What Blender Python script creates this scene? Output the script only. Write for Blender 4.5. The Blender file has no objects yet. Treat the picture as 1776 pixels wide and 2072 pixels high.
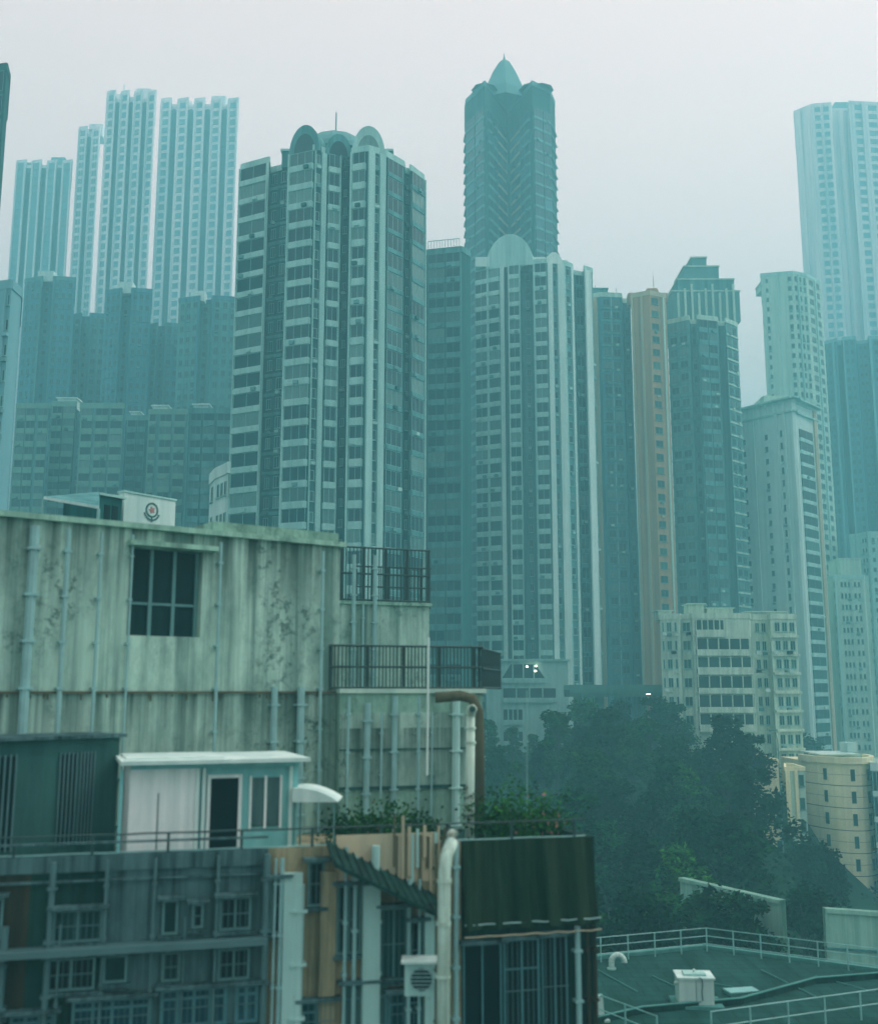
import bpy, bmesh, math, random
from mathutils import Vector, Matrix, noise
random.seed(7)
R = math.radians
scene = bpy.context.scene
C = scene.collection

# ------------------------------------------------------------------ camera
CZ = 50.0                      # camera height: an upper window over the rooftops
PITCH = R(9.6)
F = 2150.0                     # focal length in units of a 1776 wide frame
cam_d = bpy.data.cameras.new("camera")
cam = bpy.data.objects.new("camera", cam_d)
C.objects.link(cam)
cam.location = (0, 0, CZ)
cam.rotation_euler = (math.pi / 2 + PITCH, 0, 0)
cam_d.sensor_fit = 'HORIZONTAL'
cam_d.sensor_width = 36.0
cam_d.lens = 36.0 * F / 1776.0
cam_d.clip_end = 6000
cam_d.dof.use_dof = True
cam_d.dof.focus_distance = 140
cam_d.dof.aperture_fstop = 0.5
scene.camera = cam
scene.render.resolution_x, scene.render.resolution_y = 877, 1024

# ------------------------------------------------------------------ world, sun, exposure
SUN_EL, SUN_ROT = R(50), R(80)
world = bpy.data.worlds.new("World")
scene.world = world
world.use_nodes = True
nt = world.node_tree
nt.nodes.clear()
sky = nt.nodes.new('ShaderNodeTexSky')
sky.sky_type = 'NISHITA'
sky.sun_disc = False
sky.sun_elevation = SUN_EL
sky.sun_rotation = SUN_ROT
sky.air_density = 1.0
sky.dust_density = 5.0
hs = nt.nodes.new('ShaderNodeHueSaturation')
hs.inputs['Saturation'].default_value = 0.10
bg = nt.nodes.new('ShaderNodeBackground')
bg.inputs['Strength'].default_value = 0.15
wo = nt.nodes.new('ShaderNodeOutputWorld')
nt.links.new(sky.outputs[0], hs.inputs['Color'])
tint = nt.nodes.new('ShaderNodeMix')          # thin cloud warms the overcast a little
tint.data_type = 'RGBA'; tint.blend_type = 'MULTIPLY'
tint.inputs['Factor'].default_value = 1.0
tint.inputs[7].default_value = (1.0, 0.86, 0.84, 1)
nt.links.new(hs.outputs[0], tint.inputs[6])
cloud = nt.nodes.new('ShaderNodeMix')         # even white cloud deck over the clear-sky model
cloud.data_type = 'RGBA'; cloud.blend_type = 'ADD'
cloud.inputs['Factor'].default_value = 1.0
cloud.inputs[7].default_value = (8.7, 5.75, 5.65, 1)
nt.links.new(tint.outputs[2], cloud.inputs[6])
nt.links.new(cloud.outputs[2], bg.inputs['Color'])
nt.links.new(bg.outputs[0], wo.inputs['Surface'])

sun_d = bpy.data.lights.new("sun", 'SUN')
sun_d.energy = 1.2
sun_d.angle = R(14)
sun_d.color = (1.0, 0.88, 0.82)
sun = bpy.data.objects.new("sun", sun_d)
C.objects.link(sun)
sd = Vector((math.sin(SUN_ROT) * math.cos(SUN_EL), math.cos(SUN_ROT) * math.cos(SUN_EL), math.sin(SUN_EL)))
sun.rotation_euler = sd.to_track_quat('Z', 'Y').to_euler()

scene.view_settings.view_transform = 'Standard'
scene.view_settings.look = 'None'
scene.view_settings.gamma = 1
scene.view_settings.exposure = -0.2
scene.cycles.volume_bounces = 4
scene.cycles.max_bounces = 6

HAZE_DENSITY = 0.0023
HAZE_COLOR = (0.27, 0.76, 0.82)

# ------------------------------------------------------------------ frame -> place
SP, CP = math.sin(PITCH), math.cos(PITCH)
def ray(px, py):
    x, y = (px - 888.0) / F, (1036.0 - py) / F
    return Vector((x, CP - y * SP, SP + y * CP))
def at(px, py, D):
    r = ray(px, py)
    s = D / r.y
    return Vector((r.x * s, D, CZ + r.z * s))
def onz(px, py, z):
    r = ray(px, py)
    s = (z - CZ) / r.z
    return Vector((r.x * s, r.y * s, z))
def zat(py, D, px=888):
    return at(px, py, D).z

# ------------------------------------------------------------------ materials
def cool(c, k=1.0):
    """teal grade of the whole view, put into the surface colours"""
    return (c[0] * .60 * k, c[1] * 1.0 * k, c[2] * .97 * k)

def new_mat(name):
    m = bpy.data.materials.new(name)
    m.use_nodes = True
    return m, m.node_tree, m.node_tree.nodes['Principled BSDF']

def nodes_noise(t, vec, scale, detail=4, rough=0.6):
    n = t.nodes.new('ShaderNodeTexNoise')
    n.inputs['Scale'].default_value = scale
    n.inputs['Detail'].default_value = detail
    n.inputs['Roughness'].default_value = rough
    t.links.new(vec, n.inputs['Vector'])
    return n.outputs['Fac']

def ramp(t, fac, a, b):
    n = t.nodes.new('ShaderNodeMapRange')
    n.inputs['From Min'].default_value = a
    n.inputs['From Max'].default_value = b
    t.links.new(fac, n.inputs['Value'])
    return n.outputs['Result']

def mix(t, fac, c1, c2, mode='MIX'):
    n = t.nodes.new('ShaderNodeMix')
    n.data_type = 'RGBA'
    n.blend_type = mode
    for s, v in ((n.inputs['Factor'], fac), (n.inputs[6], c1), (n.inputs[7], c2)):
        if isinstance(v, (int, float)):
            s.default_value = v
        elif isinstance(v, tuple):
            s.default_value = (*v, 1)
        else:
            t.links.new(v, s)
    return n.outputs[2]

def plaster(name, col, dirt, streak=0.5, blotch=0.4, sc=1.0, rough=0.85, lo=0.42, hi=0.68, mottle=0, drips=()):
    """weathered render or concrete: rain streaks drawn down the wall and blotches of grime"""
    m, t, b = new_mat(name)
    if name not in ('beige_stone_cladding', 'rust_stain', 'brown_tile', 'sand_tile', 'ochre_wall'):
        col, dirt = cool(col), cool(dirt)
    else:
        col, dirt = (col[0] * .9, col[1], col[2]), (dirt[0] * .9, dirt[1], dirt[2])
    tc = t.nodes.new('ShaderNodeTexCoord')
    mp = t.nodes.new('ShaderNodeMapping')
    mp.inputs['Scale'].default_value = (1.3 * sc, 1.3 * sc, 0.035 * sc)
    t.links.new(tc.outputs['Object'], mp.inputs['Vector'])
    s1 = ramp(t, nodes_noise(t, mp.outputs[0], 1.0, 5, 0.7), lo, hi)
    mp2 = t.nodes.new('ShaderNodeMapping')
    mp2.inputs['Scale'].default_value = (0.5 * sc, 0.5 * sc, 0.22 * sc)
    t.links.new(tc.outputs['Object'], mp2.inputs['Vector'])
    s2 = ramp(t, nodes_noise(t, mp2.outputs[0], 1.0, 7, 0.72), lo, hi)
    f1 = t.nodes.new('ShaderNodeMath'); f1.operation = 'MULTIPLY'; f1.inputs[1].default_value = streak
    f2 = t.nodes.new('ShaderNodeMath'); f2.operation = 'MULTIPLY'; f2.inputs[1].default_value = blotch
    t.links.new(s1, f1.inputs[0]); t.links.new(s2, f2.inputs[0])
    c = mix(t, f1.outputs[0], col, dirt)
    c = mix(t, f2.outputs[0], c, dirt)
    if mottle:
        s3 = ramp(t, nodes_noise(t, tc.outputs['Object'], 3.2, 8, .75), .50, .60)
        s4 = ramp(t, nodes_noise(t, tc.outputs['Object'], .45, 3, .5), .46, .62)
        m3 = t.nodes.new('ShaderNodeMath'); m3.operation = 'MULTIPLY'
        t.links.new(s3, m3.inputs[0]); t.links.new(s4, m3.inputs[1])
        m4 = t.nodes.new('ShaderNodeMath'); m4.operation = 'MULTIPLY'; m4.inputs[1].default_value = mottle
        t.links.new(m3.outputs[0], m4.inputs[0])
        c = mix(t, m4.outputs[0], c, tuple(v * .7 for v in dirt))
    if drips:
        sx = t.nodes.new('ShaderNodeSeparateXYZ')
        t.links.new(tc.outputs['Object'], sx.inputs[0])
        md = t.nodes.new('ShaderNodeMapping'); md.inputs['Scale'].default_value = (2.6, 2.6, .03)
        t.links.new(tc.outputs['Object'], md.inputs['Vector'])
        sn = ramp(t, nodes_noise(t, md.outputs[0], 1.0, 5, .7), .38, .60)
        for z_top, run in drips:
            up = ramp(t, sx.outputs['Z'], z_top - run, z_top)
            lt = t.nodes.new('ShaderNodeMath'); lt.operation = 'LESS_THAN'; lt.inputs[1].default_value = z_top
            t.links.new(sx.outputs['Z'], lt.inputs[0])
            a1 = t.nodes.new('ShaderNodeMath'); a1.operation = 'MULTIPLY'
            t.links.new(up, a1.inputs[0]); t.links.new(sn, a1.inputs[1])
            a2 = t.nodes.new('ShaderNodeMath'); a2.operation = 'MULTIPLY'
            t.links.new(a1.outputs[0], a2.inputs[0]); t.links.new(lt.outputs[0], a2.inputs[1])
            c = mix(t, a2.outputs[0], c, tuple(v * .45 for v in dirt))
    t.links.new(c, b.inputs['Base Color'])
    b.inputs['Roughness'].default_value = rough
    b.inputs['Specular IOR Level'].default_value = 0.12
    bp = t.nodes.new('ShaderNodeBump')
    bp.inputs['Strength'].default_value = 0.25
    bp.inputs['Distance'].default_value = 0.05
    t.links.new(s2, bp.inputs['Height'])
    t.links.new(bp.outputs[0], b.inputs['Normal'])
    return m

def plain(name, col, rough=0.5, metal=0.0, var=0.25):
    if name != 'emblem_red':
        col = cool(col)
    m, t, b = new_mat(name)
    tc = t.nodes.new('ShaderNodeTexCoord')
    f = ramp(t, nodes_noise(t, tc.outputs['Object'], 1.7, 4), 0.3, 0.75)
    c = mix(t, f, col, tuple(v * (1 - var) for v in col))
    t.links.new(c, b.inputs['Base Color'])
    b.inputs['Roughness'].default_value = rough
    b.inputs['Metallic'].default_value = metal
    return m

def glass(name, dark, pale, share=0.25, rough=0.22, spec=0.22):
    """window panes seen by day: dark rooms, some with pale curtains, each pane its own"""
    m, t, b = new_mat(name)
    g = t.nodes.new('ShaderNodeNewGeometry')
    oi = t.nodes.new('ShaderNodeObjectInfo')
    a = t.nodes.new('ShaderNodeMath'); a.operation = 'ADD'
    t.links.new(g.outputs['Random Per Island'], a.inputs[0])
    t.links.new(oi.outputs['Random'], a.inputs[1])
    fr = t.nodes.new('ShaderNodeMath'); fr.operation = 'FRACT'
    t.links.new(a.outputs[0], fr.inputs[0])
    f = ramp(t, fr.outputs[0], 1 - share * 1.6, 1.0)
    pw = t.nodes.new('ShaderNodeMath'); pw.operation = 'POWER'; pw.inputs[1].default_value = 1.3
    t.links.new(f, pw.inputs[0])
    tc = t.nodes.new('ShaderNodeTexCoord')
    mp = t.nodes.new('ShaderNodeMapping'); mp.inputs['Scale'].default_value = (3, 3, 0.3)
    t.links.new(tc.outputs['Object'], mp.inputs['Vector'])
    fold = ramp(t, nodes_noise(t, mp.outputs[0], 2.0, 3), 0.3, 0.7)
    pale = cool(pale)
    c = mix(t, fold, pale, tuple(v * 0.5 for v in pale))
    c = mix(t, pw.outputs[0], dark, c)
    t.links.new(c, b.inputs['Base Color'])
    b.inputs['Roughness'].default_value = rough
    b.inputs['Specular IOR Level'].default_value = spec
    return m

def emit(name, col, s):
    m, t, b = new_mat(name)
    b.inputs['Base Color'].default_value = (*col, 1)
    b.inputs['Emission Color'].default_value = (*col, 1)
    b.inputs['Emission Strength'].default_value = s
    return m

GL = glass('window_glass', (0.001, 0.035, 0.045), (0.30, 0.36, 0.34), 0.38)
GLF = glass('haze_faded_window_glass', (0.16, 0.42, 0.50), (0.5, 0.6, 0.66), 0.5, .6)  # panes paled so the fading in haze is part of their colour
GLB = glass('blue_window_glass', (0.008, 0.055, 0.08), (0.10, 0.25, 0.32), 0.2)
GLG = glass('green_window_glass', (0.006, 0.045, 0.04), (0.12, 0.22, 0.18), 0.25)
GLK = glass('dark_window_glass', (0.002, 0.010, 0.012), (0.03, 0.08, 0.08), 0.2, 0.35, .06)
FR = plain('pale_frame', (0.42, 0.55, 0.53), 0.5)
FRD = plain('dull_frame', (0.16, 0.27, 0.27), 0.5)
FRC = plain('blue_aluminium_frame', (0.10, 0.24, 0.27), 0.4)

# ------------------------------------------------------------------ mesh helpers
class MB:
    def __init__(self):
        self.v, self.f, self.mi, self.mats = [], [], [], []
    def slot(self, m):
        if m not in self.mats:
            self.mats.append(m)
        return self.mats.index(m)
    def quad(self, pts, m):
        n = len(self.v)
        self.v += [tuple(p) for p in pts]
        self.f.append(tuple(range(n, n + len(pts))))
        self.mi.append(self.slot(m))
    def box(self, x0, x1, y0, y1, z0, z1, m, M=None):
        P = [Vector(p) for p in ((x0,y0,z0),(x1,y0,z0),(x1,y1,z0),(x0,y1,z0),(x0,y0,z1),(x1,y0,z1),(x1,y1,z1),(x0,y1,z1))]
        if M is not None:
            P = [M @ p for p in P]
        n = len(self.v)
        self.v += [tuple(p) for p in P]
        s = self.slot(m)
        for q in ((0,3,2,1),(4,5,6,7),(0,1,5,4),(1,2,6,5),(2,3,7,6),(3,0,4,7)):
            self.f.append(tuple(n + i for i in q)); self.mi.append(s)
    def tube(self, pts, r, m, seg=8, r2=None):
        pts = [Vector(p) for p in pts]
        n0 = len(self.v); s = self.slot(m)
        N = len(pts)
        up = Vector((0.13, 0.97, 0.21)).normalized()
        for i, p in enumerate(pts):
            d = (pts[min(i + 1, N - 1)] - pts[max(i - 1, 0)]).normalized()
            a = d.cross(up)
            if a.length < 0.05:
                a = d.cross(Vector((1, 0, 0)))
            a.normalize(); b = d.cross(a)
            rr = r if r2 is None else r + (r2 - r) * i / max(1, N - 1)
            for k in range(seg):
                t = 2 * math.pi * k / seg
                self.v.append(tuple(p + a * (rr * math.cos(t)) + b * (rr * math.sin(t))))
        for i in range(N - 1):
            for k in range(seg):
                k2 = (k + 1) % seg
                self.f.append((n0 + i*seg + k, n0 + i*seg + k2, n0 + (i+1)*seg + k2, n0 + (i+1)*seg + k)); self.mi.append(s)
        self.f.append(tuple(n0 + k for k in range(seg))[::-1]); self.mi.append(s)
        self.f.append(tuple(n0 + (N-1)*seg + k for k in range(seg))); self.mi.append(s)
    def prism(self, poly, z0, z1, m, top=None):
        """extrude a plan polygon (counter-clockwise seen from above)"""
        n = len(poly)
        for i in range(n):
            a, b = poly[i], poly[(i + 1) % n]
            self.quad([(a[0],a[1],z0),(b[0],b[1],z0),(b[0],b[1],z1),(a[0],a[1],z1)], m)
        self.quad([(p[0],p[1],z1) for p in poly], top or m)
    def lathe(self, prof, m, seg=20, c=(0,0,0), sy=1.0):
        n0 = len(self.v); s = self.slot(m)
        for r, z in prof:
            for k in range(seg):
                t = 2 * math.pi * k / seg
                self.v.append((c[0] + r * math.cos(t), c[1] + sy * r * math.sin(t), c[2] + z))
        for i in range(len(prof) - 1):
            for k in range(seg):
                k2 = (k + 1) % seg
                self.f.append((n0+i*seg+k, n0+i*seg+k2, n0+(i+1)*seg+k2, n0+(i+1)*seg+k)); self.mi.append(s)
    def mesh(self, name, smooth=False):
        me = bpy.data.meshes.new(name)
        me.from_pydata(self.v, [], self.f)
        for m in self.mats:
            me.materials.append(m)
        me.polygons.foreach_set('material_index', self.mi)
        if smooth:
            me.polygons.foreach_set('use_smooth', [True] * len(self.f))
        me.update()
        return me
    def build(self, name, parent=None, loc=(0,0,0), rz=0, smooth=False, clean=False):
        me = self.mesh(name, smooth)
        if clean:
            bm = bmesh.new(); bm.from_mesh(me)
            bmesh.ops.remove_doubles(bm, verts=bm.verts, dist=1e-4)
            bmesh.ops.recalc_face_normals(bm, faces=bm.faces)
            bm.to_mesh(me); bm.free()
        return link(name, me, parent, loc, rz)

def link(name, me, parent=None, loc=(0,0,0), rz=0):
    o = bpy.data.objects.new(name, me)
    C.objects.link(o)
    o.location = loc
    o.rotation_euler = (0, 0, rz)
    if parent is not None:
        o.parent = parent
    return o

def tag(o, label=None, cat=None, group=None, kind=None):
    for k, v in (('label', label), ('category', cat), ('group', group), ('kind', kind)):
        if v:
            o[k] = v
    return o

def empty(name, loc, label, cat, group=None, rz=0):
    o = bpy.data.objects.new(name, None)
    C.objects.link(o)
    o.location = loc
    o.rotation_euler = (0, 0, rz)
    return tag(o, label, cat, group)

def frame_mat(p0, p1, z, org=(0,0,0)):
    """x along the wall from p0, -y out of it"""
    a = math.atan2(p1[1] - p0[1], p1[0] - p0[0])
    return Matrix.Translation((p0[0]-org[0], p0[1]-org[1], z-org[2])) @ Matrix.Rotation(a, 4, 'Z'), a, math.hypot(p1[0]-p0[0], p1[1]-p0[1])

# ------------------------------------------------------------------ terrain
def smooth(a, b, x):
    t = max(0.0, min(1.0, (x - a) / (b - a)))
    return t * t * (3 - 2 * t)
def ground(x, y):
    z = 4 + 24 * smooth(38, 62, y) + 10 * smooth(62, 170, y) + 3 * smooth(170, 260, y)
    q = x / max(y, 20)
    z -= 15 * smooth(0.30, 0.36, q) * smooth(80, 130, y)
    z -= 22 * (1 - smooth(-0.05, 0.03, q)) * smooth(40, 60, y)
    z += noise.noise(Vector((x * .02, y * .02, 0))) * 2.0
    r = 150 * smooth(420, 780, y - 0.25 * x) * (0.75 + 0.35 * noise.noise(Vector((x * .003, y * .003, 3))))
    return z + r * (1 - smooth(1200, 2600, y))

grass_m, t_, b_ = new_mat('slope_soil')
tc_ = t_.nodes.new('ShaderNodeTexCoord')
f_ = ramp(t_, nodes_noise(t_, tc_.outputs['Object'], 0.25, 8, 0.7), 0.35, 0.65)
t_.links.new(mix(t_, f_, (0.003, 0.024, 0.014), (0.012, 0.05, 0.026)), b_.inputs['Base Color'])
b_.inputs['Roughness'].default_value = 0.95
b_.inputs['Specular IOR Level'].default_value = 0.05
g = MB()
xs = [-1200, -800, -500] + list(range(-360, 361, 12)) + [500, 800, 1200]
ys = [-300, -120, -50, 0, 15] + list(range(30, 300, 8)) + list(range(300, 900, 30)) + [1000, 1200, 1400, 1600]
for y in ys:
    for x in xs:
        g.v.append((x, y, ground(x, y)))
nx = len(xs)
g.slot(grass_m)
for j in range(len(ys) - 1):
    for i in range(nx - 1):
        g.f.append((j*nx+i, j*nx+i+1, (j+1)*nx+i+1, (j+1)*nx+i)); g.mi.append(0)
tag(g.build('ground', smooth=True), kind='structure')

# ------------------------------------------------------------------ windows
WIN = {}
def win_geo(mb, w, h, d, nm, gm, fm, M=None, sill=False, tr=False, fw=0.07, what='both'):
    hw = w / 2
    if what != 'frame':
        mb.box(-hw + .01, hw - .01, -d, 0.05, .01, h - .01, gm, M)
    if what == 'glass':
        return
    o = -d - 0.04
    mb.box(-hw, hw, o, -d - .001, 0, fw, fm, M)
    mb.box(-hw, hw, o, -d - .001, h - fw, h, fm, M)
    for k in range(nm + 2):
        x = -hw + fw / 2 + (w - fw) * k / (nm + 1)
        ww = fw / 2
        mb.box(x - ww, x + ww, o + .005, -d - .002, fw, h - fw, fm, M)
    if tr:
        mb.box(-hw + fw, hw - fw, o + .01, -d - .003, h * .7, h * .7 + fw * .8, fm, M)
    if sill:
        mb.box(-hw - .08, hw + .08, -d - .18, 0, -.09, -.005, fm, M)

def win_mesh(w, h, d, nm, gm, fm, sill, tr, fw):
    w, h = round(w / .1) * .1, round(h / .05) * .05
    k = (round(w, 2), round(h, 2), round(d, 2), nm, gm.name, fm.name, sill, tr, round(fw, 2))
    if k not in WIN:
        mb = MB()
        win_geo(mb, w, h, d, nm, gm, fm, None, sill, tr, fw)
        WIN[k] = mb.mesh('window')
    return WIN[k], w, h

def put_windows(root, wins, org, maxn=100, gm=GL, fm=FR, seen=None, near=False):
    """wins: (point, angle, w, h, depth, mullions, sill, transom, frame width); the largest seen are parts, the rest one part"""
    def score(q):
        p, a = q[0], q[1]
        n = Vector((math.sin(a), -math.cos(a), 0))
        v = Vector((0, 0, CZ)) - p
        s = q[2] * q[3] * max(0.02, n.dot(v.normalized())) / v.length_squared
        if seen and not seen(p):
            s *= 1e-3
        return -s
    wins = sorted(wins, key=score)
    for (p, a, w, h, d, nm, sl, tr, fw) in wins[:maxn]:
        if near:
            for what in ('glass', 'frame'):
                mb = MB(); win_geo(mb, w, h, d, nm, gm, fm, None, sl, tr, fw, what)
                if what == 'glass':
                    o = mb.build('window', root, (p.x - org[0], p.y - org[1], p.z - org[2]), a)
                else:
                    mb.build('frame', o)
            hb_ = MB(); hb_.box(-w/2 - .12, w/2 + .12, -.32, -.003, h + .03, h + .1, T_GREY); hb_.build('hood', o)
            hb_ = MB(); hb_.box(-w/2 - .08, w/2 + .08, -.2, -.003, -.09, -.01, T_GREY); hb_.build('sill', o)
            if random.random() < .6:
                hb_ = MB()
                for k_ in range(int(w / .13)):
                    hb_.box(-w/2 + .06 + .13 * k_, -w/2 + .075 + .13 * k_, -.16, -.145, -.01, h, PIPED)
                hb_.box(-w/2, w/2, -.165, -.14, h * .5, h * .5 + .02, PIPED)
                hb_.build('grille', o)
            continue
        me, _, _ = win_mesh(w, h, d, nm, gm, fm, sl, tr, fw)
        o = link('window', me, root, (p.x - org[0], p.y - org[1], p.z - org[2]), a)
    rest = wins[maxn:]
    if rest:
        mb = MB()
        for (p, a, w, h, d, nm, sl, tr, fw) in rest:
            M = Matrix.Translation((p.x - org[0], p.y - org[1], p.z - org[2])) @ Matrix.Rotation(a, 4, 'Z')
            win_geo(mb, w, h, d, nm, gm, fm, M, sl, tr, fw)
        tag(mb.build('window', root), kind='stuff')

# ------------------------------------------------------------------ towers
def tower(name, label, front, ztop, fh, facs, wall, band, depth=16, row=700, gm=GL, fm=FR, group=None, seen_y=None,
          parapet=1.1, roofm=None, zmin=None, cat='tower', fw=0.07, skip_top=0, zstart=None):
    """front: the plan line of the visible side from left to right as (frame column, distance); facs: {edge: [columns]}"""
    pts = [at(px, row, D) for px, D in front]
    P = [(p.x, p.y) for p in pts]
    Dm = max(p[1] for p in P) + depth
    a0, a1 = P[0], P[-1]
    full = P + [(a1[0] * (1 + depth * .3 / a1[1]) if a1[0] > 0 else a1[0] * Dm / a1[1], Dm),
                (a0[0] * (1 + depth * .3 / a0[1]) if a0[0] < 0 else a0[0] * Dm / a0[1], Dm)]
    cx = sum(p[0] for p in full) / len(full); cy = sum(p[1] for p in full) / len(full)
    zb = min(ground(p[0], p[1]) for p in full) - 2
    if zmin is not None:
        zb = zmin
    org = (cx, cy, zb)
    root = empty(name, org, label, cat, group)
    w = MB()
    L = [(p[0] - cx, p[1] - cy) for p in full]
    H = ztop - zb
    w.prism(L, 0, H, wall, roofm or wall)
    # parapet
    n = len(L)
    if parapet:
        for i in range(n):
            M, a, ln = frame_mat(L[i], L[(i + 1) % n], H)
            w.box(0.01, ln - .01, -.12, .18, 0.002 + .003 * (i % 3), parapet, band, M)
    wins = []
    nf = int((ztop - (zstart or zb)) / fh)
    for e, cols in facs.items():
        p0, p1 = full[e], full[e + 1]
        M0, a, ln = frame_mat(p0, p1, zb, (cx, cy, zb))
        for col in cols:
            k, f0, f1 = col[0], col[1], col[2]
            opt = col[3] if len(col) > 3 else {}
            x0, x1 = ln * f0, ln * f1
            if k == 'P':      # a full height pier
                w.box(x0, x1, -opt.get('d', .4), 0, 0, H + opt.get('up', 0), opt.get('m', band), M0)
                continue
            if k == 'D':      # strip that darkens the recess between piers by its colour
                w.box(x0, x1, -.05, 0, 0, H - opt.get('dn', 1.0), opt.get('m', wall), M0)
                continue
            for i in range(skip_top, nf):
                zt = ztop - i * fh - opt.get('off', 0)
                z0 = zt - fh           # storey floor
                lz = z0 - zb
                if lz < 0:
                    break
                if k == 'B':          # projecting bay: pale spandrel, glass above it
                    sp = fh * opt.get('s', .3)
                    dd = opt.get('d', .5)
                    w.box(x0, x1, -dd, 0, lz, lz + sp, opt.get('m', band), M0)
                    ct = (x0 + x1) / 2
                    cosa, sina = math.cos(a), math.sin(a)
                    pt = Vector((p0[0] + cosa * ct, p0[1] + sina * ct, z0 + sp + .01))
                    if Dm < 330 and random.random() < .3:
                        xa = random.uniform(x0 + .2, x1 - .9)
                        w.box(xa, xa + .75, -dd - .38, -dd - .002, lz + .12, lz + .12 + .5, random.choice((band, W_SLATE, wall)), M0)
                    wins.append((pt, a, (x1 - x0) - .1, fh - sp - .05, dd * .65, opt.get('n', 1), False, opt.get('tr', False), fw))
                elif k == 'W':        # row of plain windows
                    nn = opt.get('k', 1)
                    ww = opt.get('w', .62)
                    for j in range(nn):
                        c0 = x0 + (x1 - x0) * (j + .5) / nn
                        if Dm < 330 and random.random() < .25:
                            w.box(c0 - .35, c0 + .35, -.45, -.002, lz + fh * .08, lz + fh * .08 + .45, random.choice((band, W_SLATE)), M0)
                        pt = Vector((p0[0] + math.cos(a) * c0, p0[1] + math.sin(a) * c0, z0 + fh * opt.get('b', .33)))
                        wins.append((pt, a, (x1 - x0) / nn * ww, fh * opt.get('h', .5), .04, opt.get('n', 1), True, False, fw))
                elif k == 'L':        # slab line
                    w.box(x0, x1, -opt.get('d', .3), 0, lz, lz + opt.get('t', .35), opt.get('m', band), M0)
    w.build('wall', root)
    seen = None
    if seen_y:
        sz = [(y, D) for y, D in [seen_y]]
        zmn = zat(seen_y[0], seen_y[1])
        seen = lambda p: CZ + (p.z - CZ) > CZ + (zmn - CZ) * p.y / seen_y[1]
    put_windows(root, wins, org, 100, gm, fm, seen)
    return root, org, P

def roof_box(root, org, px0, px1, D0, D1, z0, z1, m, name='plant_room', top=None, row=700):
    a = at(px0, row, D0); b = at(px1, row, D0)
    w = MB()
    w.box(a.x - org[0], b.x - org[0], D0 - org[1], D1 - org[1], z0 - org[2], z1 - org[2], m)
    w.box(a.x - org[0] - .2, b.x - org[0] + .2, D0 - org[1] - .2, D1 - org[1] + .2, z1 - org[2] + .003, z1 - org[2] + .35, top or m)
    return w.build(name, root)

def roof_clutter(root, org, P, z, m, n=6):
    w = MB()
    for i in range(n):
        t = random.random(); k = random.randrange(len(P) - 1)
        x = P[k][0] + (P[k+1][0] - P[k][0]) * t - org[0]
        y = P[k][1] + (P[k+1][1] - P[k][1]) * t - org[1] + random.uniform(1.5, 5)
        w.box(x - random.uniform(.5, 1.6), x + random.uniform(.5, 1.6), y, y + 2, z - org[2] + .01 * i, z - org[2] + random.uniform(1.2, 3), m)
        if random.random() < .5:
            w.tube([(x, y, z - org[2]), (x, y, z - org[2] + random.uniform(3, 6))], .07, m, 6)
    w.build('roof_equipment', root)

def arch_gable(root, org, p0, p1, z0, rise, m, thick=3.0, name='arched_gable', win=True, d=.3, gm=GL):
    """a half-round gable wall standing on the parapet"""
    M, a, ln = frame_mat(p0, p1, z0, org)
    w = MB()
    N = 16
    pts = [(ln/2 - ln/2 * math.cos(math.pi * i / N), rise * math.sin(math.pi * i / N)) for i in range(N + 1)]
    f = [M @ Vector((x, -d, z)) for x, z in pts]
    b = [M @ Vector((x, thick, z)) for x, z in pts]
    w.quad(f, m); w.quad(b[::-1], m)
    for i in range(N):
        w.quad([f[i+1], f[i], b[i], b[i+1]], m)
    if win:
        q = [M @ Vector((ln/2 + (x - ln/2) * .68, -d - .03, z * .66 + .05)) for x, z in pts]
        w.quad(q, gm)
    return w.build(name, root)

W_TEAL = plaster('teal_grey_render', (0.20, 0.34, 0.35), (0.02, 0.11, 0.12), .9, .4, .8)
W_DEEP = plaster('deep_teal_render', (0.03, 0.13, 0.13), (0.004, 0.035, 0.042), .9, .4, .8)
W_PALE = plaster('pale_render', (0.72, 0.70, 0.66), (0.22, 0.34, 0.33), .55, .3, .6)
W_WHITE = plaster('off_white_render', (1.1, 0.84, 0.80), (0.32, 0.42, 0.41), .5, .3, .6)
W_CLOUD = plaster('haze_faded_white_wall', (1.35, 0.88, 0.92), (0.55, 0.58, 0.66), .9, .2, .4)  # haze fade put into the wall colour, so far towers melt into the sky
W_BROWN = plaster('brown_tile', (0.52, 0.31, 0.17), (0.20, 0.16, 0.10), .85, .3, .6)
W_SAND = plaster('sand_tile', (0.58, 0.48, 0.32), (0.30, 0.30, 0.22), .6, .3, .6)
W_SAGE = plaster('sage_render', (0.86, 0.72, 0.62), (0.34, 0.40, 0.36), .7, .35, .8)
W_BLUE = plaster('blue_grey_render', (0.13, 0.27, 0.34), (0.015, 0.10, 0.15), .9, .3, .8)
W_BLUEP = plaster('pale_blue_render', (0.36, 0.47, 0.52), (0.20, 0.33, 0.38), .6, .3, .6)
LAMP = emit('lamp_glow', (1.0, 0.86, 0.62), 9)
W_BEIGE = plaster('beige_stone_cladding', (1.0, 0.86, 0.56), (0.40, 0.40, 0.29), .35, .2, .8)
W_SLATE = plaster('slate_roof', (0.22, 0.32, 0.33), (0.10, 0.20, 0.21), .4, .4, .8)

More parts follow.
